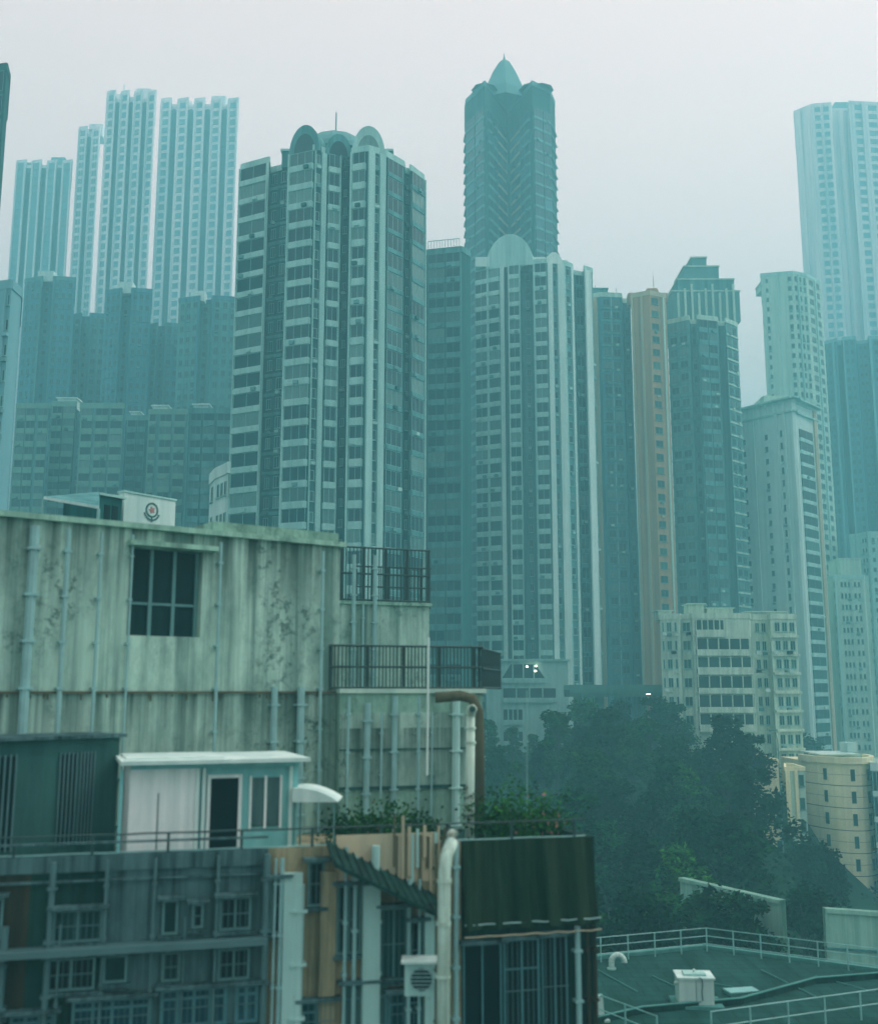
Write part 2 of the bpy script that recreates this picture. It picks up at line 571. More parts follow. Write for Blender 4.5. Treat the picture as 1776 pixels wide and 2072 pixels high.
# --- the tall apartment tower left of the middle
fh = 2.98
B2 = {'n': 1}
zt = zat(318, 148, 500)
root, org, P = tower('apartment_tower',
    'wide teal apartment tower with pale sill bands and a rounded rooftop dome', 
    [(476,152),(534,149.6),(536,153),(575,151.6),(577,147.6),(629,146),(654,147.2),(656,147),(682,147.8),(684,151),(705,150.5),(706,147),(740,146.2),(775,147.6),(815,151.0),(817,153),(827,153.4),(828,152),(857,155.4)],
    zt, fh, {
    0: [('B', .03, .97, {'n': 1, 's': .29}), ('P', 0, .03, {'d': .55}), ('P', .97, 1, {'d': .55})],
    2: [('W', .1, .5, {'k': 1, 'h': .55}), ('W', .6, .95, {'k': 1, 'h': .6, 'n': 1, 'w': .8}), ('L', 0, 1, {'m': W_TEAL, 'd': .15, 't': .5})],
    4: [('B', .05, .97, {'n': 2, 's': .32}), ('P', 0, .05, {'d': .6})],
    5: [('W', .05, .5, {'k': 1, 'n': 0, 'w': .75}), ('P', .0, .05, {'d': .3}), ('P', .55, .95, {'d': .3})],
    7: [('B', .05, .95, {'n': 1, 's': .3}), ('P', .95, 1, {'d': .6})],
    9: [('W', .2, .8, {'k': 1, 'h': .4})],
    11: [('B', .12, .9, {'n': 1, 's': .36}), ('P', 0, .1, {'d': .6})],
    12: [('P', .0, .36, {'d': .45}), ('P', .66, 1, {'d': .45}), ('W', .38, .64, {'k': 1, 'n': 0, 'w': .85, 'h': .5})],
    13: [('B', .1, .9, {'n': 2, 's': .22, 'd': .35, 'm': W_TEAL})],
    15: [('W', .1, .9, {'k': 1, 'n': 0})],
    17: [('B', .05, .9, {'n': 2, 's': .25, 'd': .4, 'm': W_TEAL}), ('P', .95, 1, {'d': .45})],
    }, W_DEEP, W_PALE, depth=14, seen_y=(1080, 148), parapet=1.0)
H = zt - org[2]
# crown: rounded gables, stepped penthouse and dome
arch_gable(root, org, at(577, 700, 147.5)[:2], at(640, 700, 146)[:2], zt, 4.4, W_TEAL)
arch_gable(root, org, at(650, 700, 147.1)[:2], at(706, 700, 148)[:2], zt - .2, 3.6, W_TEAL)
arch_gable(root, org, at(706, 700, 147)[:2], at(775, 700, 147.4)[:2], zt - .1, 4.6, W_PALE)
roof_box(root, org, 560, 790, 151, 164, zt, zt + 2.6, W_TEAL, 'penthouse', W_PALE)
roof_box(root, org, 590, 760, 153, 162, zt + 2.6, zt + 3.6, W_PALE, 'penthouse', W_PALE)
dm = MB()
c_ = at(672, 700, 157)
dm.lathe([(7.0, 0), (6.6, 1.0), (5.4, 2.5), (3.9, 3.8), (2.2, 4.7), (.7, 5.1), (0.01, 5.15)], W_SLATE, 12, (c_.x - org[0], 157 - org[1], zt - org[2] + 3.5))
dm.lathe([(.12, 5.0), (.1, 9.0), (.01, 9.1)], W_SLATE, 6, (c_.x - org[0], 157 - org[1], zt - org[2] + 3.5))
dm.build('dome', root)

# --- the banded slab next to it
zt = zat(520, 188, 890)
root, org, P = tower('apartment_slab',
    'dark teal apartment slab between the domed tower and the white tower',
    [(850,190),(864,187),(934,185.5),(952,188)], zt, 2.9, {
    1: [('B', .03, .52, {'n': 1, 's': .34, 'd': .35, 'm': W_TEAL}), ('B', .56, .97, {'n': 1, 's': .34, 'd': .35, 'm': W_TEAL}), ('P', .97, 1)],
    }, W_DEEP, W_TEAL, depth=16, gm=GL, fm=FRD, seen_y=(1300, 186))
pb = MB()
a = at(866, 700, 186.6); b = at(930, 700, 185.3)
for i in range(12):
    p = a.lerp(b, i / 11)
    pb.tube([(p.x - org[0], p.y - org[1], zt - org[2] + 1.1), (p.x - org[0], p.y - org[1], zt - org[2] + 2.5)], .06, FR, 5)
pb.tube([(a.x-org[0], a.y-org[1], zt-org[2]+2.5), (b.x-org[0], b.y-org[1], zt-org[2]+2.5)], .08, FR, 5)
pb.build('roof_railing', root)

# --- the tall dark tower with a pointed crown
zt = zat(172, 262, 1030)
root, org, P = tower('skyscraper',
    'tallest dark tower, fading into the cloud under a tapering pointed crown',
    [(941,275),(944,271),(982,262),(986,263),(1028,276),(1032,276),(1076,263),(1080,262),(1116,266),(1126,272)], zt, 3.15, {
    1: [('B', .04, .5, {'n': 1, 's': .22, 'm': W_SLATE, 'd': .5}), ('B', .56, .97, {'n': 1, 's': .22, 'm': W_SLATE, 'd': .5})],
    3: [('B', .04, .45, {'n': 1, 's': .25, 'm': W_SLATE}), ('B', .5, .93, {'n': 1, 's': .25, 'm': W_SAND, 'd': .3})],
    5: [('B', .07, .5, {'n': 1, 's': .25, 'm': W_SAND, 'd': .3}), ('B', .55, .96, {'n': 1, 's': .25, 'm': W_SLATE})],
    7: [('B', .04, .5, {'n': 1, 's': .22, 'm': W_SLATE, 'd': .5}), ('B', .56, .97, {'n': 1, 's': .22, 'm': W_SLATE, 'd': .5})],
    0: [('L', 0, 1, {'d': .5, 't': .3, 'm': W_SLATE})],
    8: [('L', 0, 1.03, {'d': .45, 't': .3, 'm': W_SLATE})],
    }, W_DEEP, W_SLATE, depth=10, row=400, gm=GLB, fm=FRD, seen_y=(520, 262), parapet=1.4, skip_top=2)
sp = MB()
c_ = at(1023, 400, 272)
cx, cy, cz = c_.x - org[0], 272 - org[1], zt - org[2]
SL = [(5.6, 0), (5.2, .5), (3.9, 4.0), (2.7, 7.2), (1.6, 9.4), (.9, 10.2), (.3, 10.6), (.05, 12.6)]
sp.lathe([(r * 1.2, z * 1.05 + (2.6 if z > 0 else 0)) for r, z in SL], W_SLATE, 8, (cx, cy, cz))
sp.build('spire', root)
cr = MB()
for px, hh in ((982, 1.6), (1080, 1.8), (1098, 1.2)):
    q = at(px, 400, 265)
    cr.lathe([(3.6, 0), (3.2, .25 * hh), (1.4, .75 * hh), (.02, .9 * hh)], W_SLATE, 8, (q.x - org[0], 266 - org[1], cz + 1))
cr.build('roof_cupola', root)

# --- the white tower in front of it
zt = zat(540, 208, 1040)
root, org, P = tower('apartment_tower',
    'bright white-ribbed apartment tower with an arched gable, in front of the tallest tower',
    [(962,211),(1013,208.4),(1022,208.2),(1023.5,211),(1029,211),(1030,207.6),(1054,207),(1056,210.6),(1080,210.4),(1081,206.6),(1109,206),(1141,207),(1161,208.5),(1163,212),(1184,213),(1185,209.5),(1202,211)],
    zt, 2.95, {
    0: [('B', .02, .5, {'n': 1, 's': .33}), ('B', .56, .98, {'n': 0, 's': .33}), ('P', .5, .56, {'d': .55})],
    1: [('P', .0, .9, {'d': .3, 'm': W_WHITE})],
    5: [('B', .05, .95, {'n': 1, 's': .32}), ('P', 0, .05, {'d': .6, 'm': W_WHITE}), ('P', .95, 1, {'d': .6})],
    7: [('W', .3, .8, {'k': 1})],
    9: [('B', .1, .95, {'n': 1, 's': .33}), ('P', 0, .1, {'d': .6})],
    10: [('P', 0, .3, {'d': .5, 'm': W_WHITE}), ('W', .32, .6, {'k': 1, 'n': 0, 'w': .8}), ('P', .62, 1, {'d': .7, 'm': W_WHITE})],
    11: [('P', .0, .2, {'d': .3}), ('W', .25, .75, {'k': 1, 'n': 0, 'w': .8}), ('P', .8, 1, {'d': .3, 'm': W_WHITE})],
    13: [('B', .1, .9, {'n': 1, 's': .25, 'd': .3, 'm': W_TEAL})],
    15: [('P', .0, .7, {'d': .4, 'm': W_WHITE}), ('W', .72, .98, {'k': 1, 'n': 0})],
    }, W_TEAL, W_PALE, depth=16, seen_y=(1310, 208), zmin=40, parapet=1.0)
arch_gable(root, org, at(984, 700, 209.4)[:2], at(1082, 700, 207)[:2], zt, 7.2, W_PALE, 5, win=False)
arch_gable(root, org, at(1108, 700, 206)[:2], at(1140, 700, 207)[:2], zt, 2.5, W_WHITE, 3, win=False)
roof_box(root, org, 970, 1150, 213, 222, zt, zt + 3.2, W_PALE, 'penthouse', W_WHITE)
w = MB()
for px in (975, 1000, 1050, 1095):
    q = at(px, 700, 208)
    w.box(q.x-org[0]-1.2, q.x-org[0]+1.2, 208.9-org[1], 211-org[1], zt-org[2]+.5, zt-org[2]+2.6, W_WHITE)
w.build('roof_kiosk', root)

# podium of the white tower: open parking decks, their inner shade painted as flat dark panels
pr = empty('podium', (0, 0, 0), 'pale parking podium with dark open decks under the white tower', 'podium')
a = at(984, 1400, 203); b = at(1150, 1400, 203)
zp = [zat(y, 203) for y in (1338, 1370, 1393, 1412, 1436, 1457, 1481, 1500, 1560)]
w = MB()
w.box(a.x, b.x, 203, 222, 28, zp[0], W_PALE)
w.box(a.x - .4, b.x + .4, 202.4, 222.3, zp[0] + .003, zp[0] + .4, W_PALE)
w.build('wall', pr)
DK = plain('painted_deck_shade', (0.004, 0.02, 0.02), .95)
def deck(px0, px1, z0, z1, px0t=None, px1t=None):
    q0, q1 = at(px0, 1400, 203).x, at(px1, 1400, 203).x
    t0 = at(px0t, 1400, 203).x if px0t else q0
    t1 = at(px1t, 1400, 203).x if px1t else q1
    w = MB()
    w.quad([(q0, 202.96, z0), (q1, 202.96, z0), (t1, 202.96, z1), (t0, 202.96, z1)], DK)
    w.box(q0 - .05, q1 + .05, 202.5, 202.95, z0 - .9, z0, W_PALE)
    for k in range(1, 4):
        x = q0 + (q1 - q0) * k / 4
        w.box(x - .12, x + .12, 202.7, 202.93, z0, z1 - .02, W_PALE)
    w.build('parking_deck', pr)
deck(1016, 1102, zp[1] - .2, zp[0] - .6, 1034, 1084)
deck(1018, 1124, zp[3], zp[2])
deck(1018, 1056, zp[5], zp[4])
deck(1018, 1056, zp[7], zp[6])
LAMP = emit('lamp_glow', (1.0, 0.86, 0.62), 9)
for px, py in ((1066, 1349), (1084, 1348), (1083, 1358)):
    w = MB(); q = at(px, py, 202.6)
    w.lathe([(.01, -.18), (.2, -.1), (.22, 0), (.2, .1), (.01, .18)], LAMP, 10, (q.x, q.y, q.z))
    w.box(q.x - .03, q.x + .03, q.y, q.y + .5, q.z - .03, q.z + .03, FRD)
    w.build('deck_lamp', pr)

# --- towers right of the middle
root, org, P = tower('apartment_tower', 'slim blue-green apartment tower beside the white tower, flat stepped roof',
    [(1207,231),(1222,230),(1266,230.5),(1268,234),(1284,234)], zat(600, 230, 1240), 2.95, {
    0: [('P', .1, .6, {'d': .5, 'm': W_SAND})],
    1: [('W', .05, .95, {'k': 2, 'w': .74, 'h': .55, 'b': .28}), ('L', 0, 1, {'m': W_TEAL, 'd': .2, 't': .5}), ('P', .49, .51, {'d': .15, 'm': W_SAGE})],
    3: [('W', .1, .9, {'k': 1})],
    }, W_BLUE, W_SAGE, depth=15, gm=GL, fm=FRD, seen_y=(1390, 230), row=900)
roof_box(root, org, 1200, 1232, 234, 240, org[2] + 0, zat(572, 230, 1215), W_TEAL)
roof_clutter(root, org, P, zat(600, 230), W_SLATE, 5)

root, org, P = tower('apartment_tower', 'brownish tiled tower with one column of windows, wedged between darker towers',
    [(1286,226),(1324,224),(1358,226)], zat(600, 225, 1320), 2.95, {
    0: [('P', .0, .12, {'d': .35, 'm': W_SAND}), ('P', .5, .62, {'d': .35, 'm': W_SAND})],
    1: [('W', .05, .55, {'k': 1, 'w': .85, 'h': .5}), ('P', .75, .85, {'d': .3, 'm': W_SAGE})],
    }, W_BROWN, W_SAND, depth=14, gm=GLG, fm=FRD, seen_y=(1390, 225), row=900)
roof_clutter(root, org, P, zat(600, 225), W_BROWN, 6)

zt = zat(650, 231, 1430)
root, org, P = tower('apartment_tower', 'grey-green apartment tower with a stepped crown, right of the brown tower',
    [(1359,233),(1404,230),(1406,233),(1420,233),(1421,229.6),(1462,231),(1464,234),(1478,234),(1479,231.5),(1503,235)], zt, 2.95, {
    0: [('W', .05, .95, {'k': 2, 'w': .78, 'h': .55, 'b': .28}), ('L', 0, 1, {'m': W_TEAL, 'd': .2, 't': .5})],
    2: [('W', .1, .9, {'k': 1})],
    4: [('B', .04, .48, {'n': 1, 's': .36, 'd': .3, 'm': W_TEAL}), ('B', .52, .96, {'n': 1, 's': .36, 'd': .3, 'm': W_TEAL})],
    8: [('W', .05, .95, {'k': 2, 'w': .6, 'h': .5}), ('L', 0, 1, {'m': W_SAGE, 'd': .2, 't': .4})],
    }, W_TEAL, W_SAGE, depth=15, gm=GL, fm=FRD, seen_y=(1250, 230), row=900)
for a_, b_2, y0, y1 in ((1360, 1496, 650, 590), (1372, 1486, 590, 566), (1386, 1456, 566, 540), (1402, 1432, 540, 522)):
    roof_box(root, org, a_, b_2, 236, 246, zat(y0, 236), zat(y1, 236), W_SLATE if y1 != 566 else W_TEAL, 'crown_step', W_SAGE, row=600)
w = MB()
for i in range(9):
    q = at(1372 + i * 14, 600, 235.4)
    w.box(q.x - .25 - org[0], q.x + .25 - org[0], 235.3 - org[1], 235.9 - org[1], zt - org[2] - 1, zat(594 - (i % 3) * 9, 236) - org[2], W_SAGE)
w.build('crown_rib', root)

root, org, P = tower('residential_tower', 'pale green tower rising behind the block with the overhanging cornice',
    [(1546,300),(1612,298),(1640,300),(1668,306)], zat(560, 300, 1600), 2.95, {
    0: [('W', .12, .24, {'k': 1, 'n': 0, 'h': .4}), ('P', .5, .53, {'d': .2}), ('W', .8, .97, {'k': 1, 'n': 0, 'h': .45})],
    1: [('W', .02, .98, {'k': 3, 'n': 0, 'w': .5, 'h': .5}), ('P', .3, .36, {'d': .5})],
    2: [('W', .05, .95, {'k': 2, 'n': 0, 'w': .55, 'h': .5}), ('P', .48, .54, {'d': .5})],
    }, W_SAGE, W_PALE, depth=18, gm=GLG, fm=FRD, seen_y=(820, 300), row=700)
roof_box(root, org, 1560, 1640, 304, 316, zat(560, 300), zat(545, 300), W_SAGE)

zt = zat(812, 236, 1560)
root, org, P = tower('residential_block', 'pale sage block with overhanging cornice and columns of tiny windows',
    [(1462,252),(1560,241),(1612,236),(1618,236.2),(1620,238),(1652,244),(1662,246)], zt, 2.9, {
    0: [('W', .16, .22, {'k': 1, 'n': 0, 'w': .9, 'h': .38}), ('W', .48, .54, {'k': 1, 'n': 0, 'w': .9, 'h': .38}), ('P', .7, .72, {'d': .15}), ('W', .93, .995, {'k': 1, 'n': 0, 'w': .9, 'h': .42})],
    1: [('P', .3, .42, {'d': .5, 'm': W_WHITE}), ('P', .62, .7, {'d': .5, 'm': W_WHITE}), ('W', .46, .58, {'k': 1, 'n': 0, 'w': .8})],
    4: [('B', .1, .9, {'n': 1, 's': .3, 'd': .4, 'm': W_PALE})],
    5: [('P', .1, .6, {'d': .4, 'm': W_SAND})],
    }, W_WHITE, W_WHITE, depth=16, gm=GLG, fm=FRD, seen_y=(1450, 236), row=1000, skip_top=2)
w = MB()
for i in range(len(P) - 1):
    M, a, ln = frame_mat(P[i], P[i+1], zt, org)
    w.box(-.3, ln + .3, -1.3, .2, .6 + .004 * i, 1.0 + .004 * i, W_PALE, M)
    w.box(.0, ln, -.5, .2, -2.4 + .004 * i, -2.0 + .004 * i, W_PALE, M)
w.build('cornice', root)
w = MB()
q = at(1590, 800, 240)
w.box(q.x - 5 - org[0], q.x + 2 - org[0], 241 - org[1], 248 - org[1], zt - org[2], zt - org[2] + 2.8, W_SAGE)
w.build('plant_room', root)

root, org, P = tower('skyscraper', 'faint pale tower at the far right edge, almost lost in the cloud',
    [(1622,353),(1660,348),(1700,347),(1702,351),(1735,351),(1737,346),(1860,348)], zat(215, 348, 1700), 3.2, {
    0: [('P', .2, .4, {'d': .8}), ('P', .7, .9, {'d': .8})],
    1: [('W', .05, .95, {'k': 2, 'h': .55}), ('P', .47, .53, {'d': .8})],
    3: [('P', .3, .6, {'d': .8})],
    5: [('W', .05, .95, {'k': 4, 'h': .55}), ('P', .2, .26, {'d': .8}), ('P', .6, .66, {'d': .8})],
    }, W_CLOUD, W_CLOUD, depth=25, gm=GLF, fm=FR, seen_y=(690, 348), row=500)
for px, hh in ((1650, 3), (1708, 5), (1750, 4)):
    w = MB()
    q = at(px, 300, 354)
    zz = zat(215, 348) - org[2]
    w.box(q.x - 2.5 - org[0], q.x + 2.5 - org[0], 353.5 - org[1], 358 - org[1], zz, zz + hh, W_BLUEP)
    w.build('plant_room', root)

root, org, P = tower('apartment_tower', 'blue-grey tower near the right edge, lower than the faint tower behind it',
    [(1676,332),(1706,328),(1708,332),(1716,332),(1718,327),(1745,326),(1747,331),(1770,330),(1772,326),(1840,326)], zat(690, 328, 1720), 3.0, {
    0: [('W', .05, .6, {'k': 2, 'h': .55}), ('P', .7, .8, {'d': .5, 'm': W_BLUEP})],
    4: [('W', .1, .9, {'k': 2, 'h': .55}), ('P', .0, .1, {'d': .5, 'm': W_BLUEP})],
    6: [('W', .1, .9, {'k': 2, 'h': .4})],
    8: [('W', .1, .9, {'k': 3, 'h': .5}), ('P', .0, .06, {'d': .5, 'm': W_BLUEP})],
    }, W_BLUE, W_BLUEP, depth=20, gm=GLB, fm=FRD, seen_y=(1100, 328), row=900)

root, org, P = tower('housing_block', 'pale housing block with tiny paired windows above the curved beige building',
    [(1664,262),(1690,258),(1692,256),(1752,256),(1754,259),(1762,259)], zat(1172, 256, 1720), 2.75, {
    1: [('W', .3, .95, {'k': 1, 'n': 0})],
    2: [('W', .18, .55, {'k': 3, 'n': 0, 'w': .6, 'h': .42}), ('W', .62, .9, {'k': 2, 'n': 0, 'w': .5, 'h': .42}), ('P', 0, .06)],
    }, W_SAGE, W_PALE, depth=18, gm=GLG, fm=FRD, seen_y=(1500, 256), row=1250)
roof_box(root, org, 1700, 1742, 258, 266, zat(1172, 256), zat(1130, 256), W_SAGE, row=1150)
root, org, P = tower('housing_block', 'pale stepped housing block touching the right edge, behind the paired-window block',
    [(1722,300),(1745,297),(1760,294),(1840,294)], zat(1085, 296, 1740), 2.8, {
    1: [('W', .1, .9, {'k': 2, 'n': 0, 'w': .5, 'h': .4})],
    2: [('W', .05, .95, {'k': 6, 'n': 0, 'w': .5, 'h': .4})],
    }, W_PALE, W_PALE, depth=18, gm=GLG, fm=FRD, seen_y=(1300, 296), row=1150)

# --- far towers on the left, in the cloud
def far_tower(label, px0, px1, ytop, D, wall, band, n, mast=0, seen=600, cat='tower'):
    k = max(2, n)
    pts = []
    for i in range(k):
        a = px0 + (px1 - px0) * i / k
        b = px0 + (px1 - px0) * (i + .62) / k
        c = px0 + (px1 - px0) * (i + .64) / k
        d = px0 + (px1 - px0) * (i + .98) / k
        pts += [(a, D), (b, D - .8)]
        if i < k - 1:
            pts += [(c, D + 3.5), (d, D + 3.5)]
    facs = {}
    for i in range(k):
        facs[4 * i] = [('P', .0, .16, {'d': .5}), ('W', .2, .8, {'k': 1 if n > 2 else 2, 'w': .85, 'h': .6, 'b': .2}), ('P', .84, 1, {'d': .5})]
        if i < k - 1:
            facs[4 * i + 2] = [('D', .0, 1, {'m': W_BLUEP}), ('W', .15, .85, {'k': 1, 'h': .45, 'n': 0})]
    z = zat(ytop, D, (px0 + px1) / 2)
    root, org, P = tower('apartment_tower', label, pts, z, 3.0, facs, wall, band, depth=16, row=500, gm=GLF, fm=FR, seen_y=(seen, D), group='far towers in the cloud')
    w = MB()
    for j in range(2):
        q = at(px0 + (px1 - px0) * (.3 + .4 * j), 500, D + 6)
        w.box(q.x - 2.4 - org[0], q.x + 2.4 - org[0], D + 4 - org[1], D + 10 - org[1], z - org[2], z - org[2] + 2.5 + 2 * j, wall)
    if mast:
        q = at(px0 + (px1 - px0) * .3, 500, D + 6)
        w.tube([(q.x - org[0], D + 6 - org[1], z - org[2] + 2), (q.x - org[0], D + 6 - org[1], z - org[2] + 2 + mast)], .25, wall, 6)
    w.build('plant_room', root)
    return root, org

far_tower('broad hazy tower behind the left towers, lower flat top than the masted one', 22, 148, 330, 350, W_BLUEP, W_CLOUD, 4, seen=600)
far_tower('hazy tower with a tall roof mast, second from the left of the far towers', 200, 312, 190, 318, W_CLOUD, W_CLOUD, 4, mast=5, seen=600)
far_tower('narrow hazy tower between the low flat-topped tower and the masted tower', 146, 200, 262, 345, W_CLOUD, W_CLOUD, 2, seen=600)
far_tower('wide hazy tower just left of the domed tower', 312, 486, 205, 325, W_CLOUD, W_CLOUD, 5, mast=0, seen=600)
# the second, lower and darker row
def mid_tower(label, px0, px1, ytop, D, wall, band, k, box=None, seen=830):
    z = zat(ytop, D, (px0 + px1) / 2)
    root, org, P = tower('apartment_block', label, [(px0, D + 2), (px0 + (px1 - px0) * .35, D), (px0 + (px1 - px0) * .36, D + 3), (px0 + (px1 - px0) * .55, D + 3), (px0 + (px1 - px0) * .56, D), (px1, D + 1)], z, 2.9, {
        0: [('W', .05, .95, {'k': k, 'w': .6, 'h': .5}), ('P', .94, 1, {'d': .4})],
        2: [('W', .1, .9, {'k': 1, 'w': .5, 'h': .4, 'n': 0})],
        4: [('W', .05, .95, {'k': k, 'w': .6, 'h': .5}), ('P', 0, .06, {'d': .4})]}, wall, band, depth=14, row=750, gm=GLB, fm=FRD, seen_y=(seen, D))
    if box:
        q0, q1 = at(box[0], box[2], D), at(box[1], box[2], D)
        w = MB()
        w.box(q0.x - org[0], q1.x - org[0], D + 1 - org[1], D + 4 - org[1], z - org[2], zat(box[2], D + 1) - org[2], W_WHITE)
        w.build('roof_tank', root)
    return root, org
mid_tower('dim blue block with a small white roof tank, second from the left frame edge', 38, 142, 566, 262, W_BLUE, W_TEAL, 3, (74, 106, 548))
_r = mid_tower('dim blue block in the middle of the left cluster under a white roof tank', 205, 300, 590, 255, W_BLUE, W_BLUE, 3, (236, 266, 570))
mid_tower('dim teal block with white roof tank, against the domed tower', 356, 478, 606, 248, W_TEAL, W_BLUE, 3, (384, 412, 588))
mid_tower('lower dim teal block filling the gap beside the masted tower', 130, 212, 640, 280, W_TEAL, W_BLUE, 2)
mid_tower('lower dark blue block right of the central tank-topped block', 290, 362, 660, 272, W_BLUE, W_TEAL, 2)

# low slab blocks in the left middle
def slab(label, px0, px1, ytop, D, wall, band, cols, seen=1010, tank=None, gmx=GL):
    z = zat(ytop, D, (px0 + px1) / 2)
    root, org, P = tower('housing_slab', label, [(px0, D), (px1, D)], z, 2.75, {
        0: [('B', a, b, {'n': n, 's': .42, 'd': .35}) for a, b, n in cols] + [('P', max(0, cols[0][0] - .02), cols[0][0], {'d': .4})]}, wall, band, depth=10, row=900, gm=gmx, fm=FRD, seen_y=(seen, D))
    if tank:
        q0, q1 = at(tank[0], 900, D), at(tank[1], 900, D)
        w = MB()
        w.box(q0.x - org[0], q1.x - org[0], D + 2 - org[1], D + 5 - org[1], z - org[2] + .1, z - org[2] + 2.2, W_WHITE)
        w.box(q0.x - org[0] - .3, q1.x - org[0] + .3, D + 1.7 - org[1], D + 5.3 - org[1], z - org[2] + 2.21, z - org[2] + 2.5, W_WHITE)
        w.build('roof_tank', root)
    return root
W_OLIVE = plaster('olive_render', (0.30, 0.38, 0.31), (0.13, 0.22, 0.20), .5, .4, .6)
slab('low olive housing slab nearest the left frame edge, under the blue towers', 28, 96, 826, 214, W_TEAL, W_OLIVE, [(.05, .3, 0), (.32, .6, 1), (.68, .97, 1)])
slab('low teal housing slab with white roof tank, second in the low row', 100, 150, 822, 220, W_DEEP, W_OLIVE, [(.05, .45, 1), (.5, .95, 0)], tank=(104, 142))
slab('low housing slab with olive bands in the middle of the low row', 158, 248, 826, 212, W_TEAL, W_OLIVE, [(.05, .3, 0), (.36, .66, 1), (.7, .97, 0)])
slab('dark low housing slab with small kitchen windows beside the olive one', 252, 296, 850, 226, W_DEEP, W_TEAL, [(.1, .5, 0), (.55, .9, 0)], tank=(256, 274))
slab('low housing slab with wide balconies behind the emblem wall', 298, 376, 838, 214, W_TEAL, W_OLIVE, [(.03, .2, 0), (.3, .62, 1), (.68, .97, 0)], tank=(300, 330))
slab('dark low housing slab with white tank, against the domed tower', 380, 468, 836, 205, W_DEEP, W_TEAL, [(.05, .3, 1), (.34, .62, 0), (.66, .97, 1)], tank=(384, 414))

# towers cut by the left frame edge
root, org, P = tower('apartment_tower', 'pale bluish tower cut by the left frame edge, plain white corner strip',
    [(-90,118),(8,116),(30,119)], zat(590, 117, 10), 3.0, {
    0: [('W', .1, .5, {'k': 2}), ('W', .93, 1.0, {'k': 1, 'n': 0, 'w': .8, 'h': .45}), ('P', .86, .92, {'m': W_BLUEP})]}, W_BLUEP, W_BLUEP, depth=10, gm=GLB, seen_y=(1020, 117), row=800)
root, org, P = tower('office_tower', 'dark blue glass tower just touching the left frame edge',
    [(-120,135),(-6,133),(2,136)], zat(150, 134, 0), 3.6, {
    0: [('B', .02, .98, {'n': 5, 's': .15, 'd': .2, 'm': W_DEEP})]}, W_DEEP, W_DEEP, depth=10, gm=GLB, fm=FRD, seen_y=(580, 134), row=400)

# ------------------------------------------------------------------ old low-rise with balconies
W_OLD = plaster('old_pale_render', (1.1, 0.82, 0.68), (0.36, 0.36, 0.30), .6, .6, 1.2)
def lowrise():
    D = 170
    fh = 2.95
    z = zat(1252, D, 1450)
    pts = [(1338, 172.5), (1378, 171), (1381, 172), (1402, 171.4), (1404, 170), (1520, 170), (1523, 173), (1560, 173.5), (1563, 171), (1616, 172)]
    root, org, P = tower('old_apartment_block', 'low old apartment block with long pale balconies above the trees', pts, z, fh, {
        0: [('W', .06, .24, {'k': 1, 'n': 0, 'w': .6}), ('W', .3, .62, {'k': 1, 'w': .75}), ('W', .68, .9, {'k': 1, 'n': 0, 'w': .6})],
        2: [('W', .1, .9, {'k': 1, 'w': .9})],
        6: [('W', .15, .85, {'k': 2, 'w': .6})],
        8: [('W', .1, .95, {'k': 3, 'w': .7}), ('L', 0, 1, {'d': .6, 't': .4})],
    }, W_OLD, W_OLD, depth=12, row=1350, gm=GLG, fm=FR, seen_y=(1480, 170), zmin=32, parapet=.9)
    # balconies along the middle
    a, b = at(1404, 1350, 170), at(1520, 1350, 170)
    for i in range(6):
        lz = z - (i + 1) * fh
        full = (i not in (0, 1))
        x1 = b.x if full else a.x + (b.x - a.x) * (.98 if i == 1 else .55)
        w = MB()
        w.box(a.x + .3 - org[0], x1 - org[0], 168.9 - org[1], 169.98 - org[1], lz - org[2], lz - org[2] + .18, W_OLD)
        w.box(a.x + .3 - org[0], x1 - org[0], 168.8 - org[1], 168.95 - org[1], lz - org[2] + .003, lz - org[2] + random.choice((.9, 1.0, 1.15)), W_OLD)
        n = 5
        for k in range(n + 1):
            x = a.x + .3 + (x1 - a.x - .3) * k / n
            w.box(x - .08 - org[0], x + .08 - org[0], 168.83 - org[1], 168.96 - org[1], lz - org[2] + .95, lz - org[2] + fh - .01, W_OLD)
        w.box(a.x + .4 - org[0], x1 - .1 - org[0], 169.9 - org[1], 169.97 - org[1], lz - org[2] + .25, lz - org[2] + fh - .25, GLG)
        w.build('balcony', root)
    # rooftop sheds
    w = MB()
    for px0, px1, hh in ((1344, 1372, 1.5), (1408, 1440, 2.6), (1446, 1500, 1.9), (1530, 1610, 1.3)):
        q0, q1 = at(px0, 1350, D), at(px1, 1350, D)
        w.box(q0.x - org[0], q1.x - org[0], 173.5 - org[1], 177 - org[1], z - org[2], z - org[2] + hh, W_OLD)
        w.box(q0.x - org[0] - .3, q1.x - org[0] + .3, 173 - org[1], 177.3 - org[1], z - org[2] + hh + .003, z - org[2] + hh + .12, W_WHITE)
    w.build('rooftop_shed', root)
    w = MB()
    for k in range(14):
        px = random.choice([1346, 1364, 1388, 1395, 1535, 1550, 1570, 1600])
        q = at(px, 1350, 170.6)
        lz = z - random.randrange(1, 6) * fh + .3
        w.box(q.x - .35 - org[0], q.x + .35 - org[0], 170.2 - org[1] , 171.0 - org[1], lz - org[2], lz - org[2] + .5, W_WHITE)
    w.build('air_conditioner', root)
lowrise()

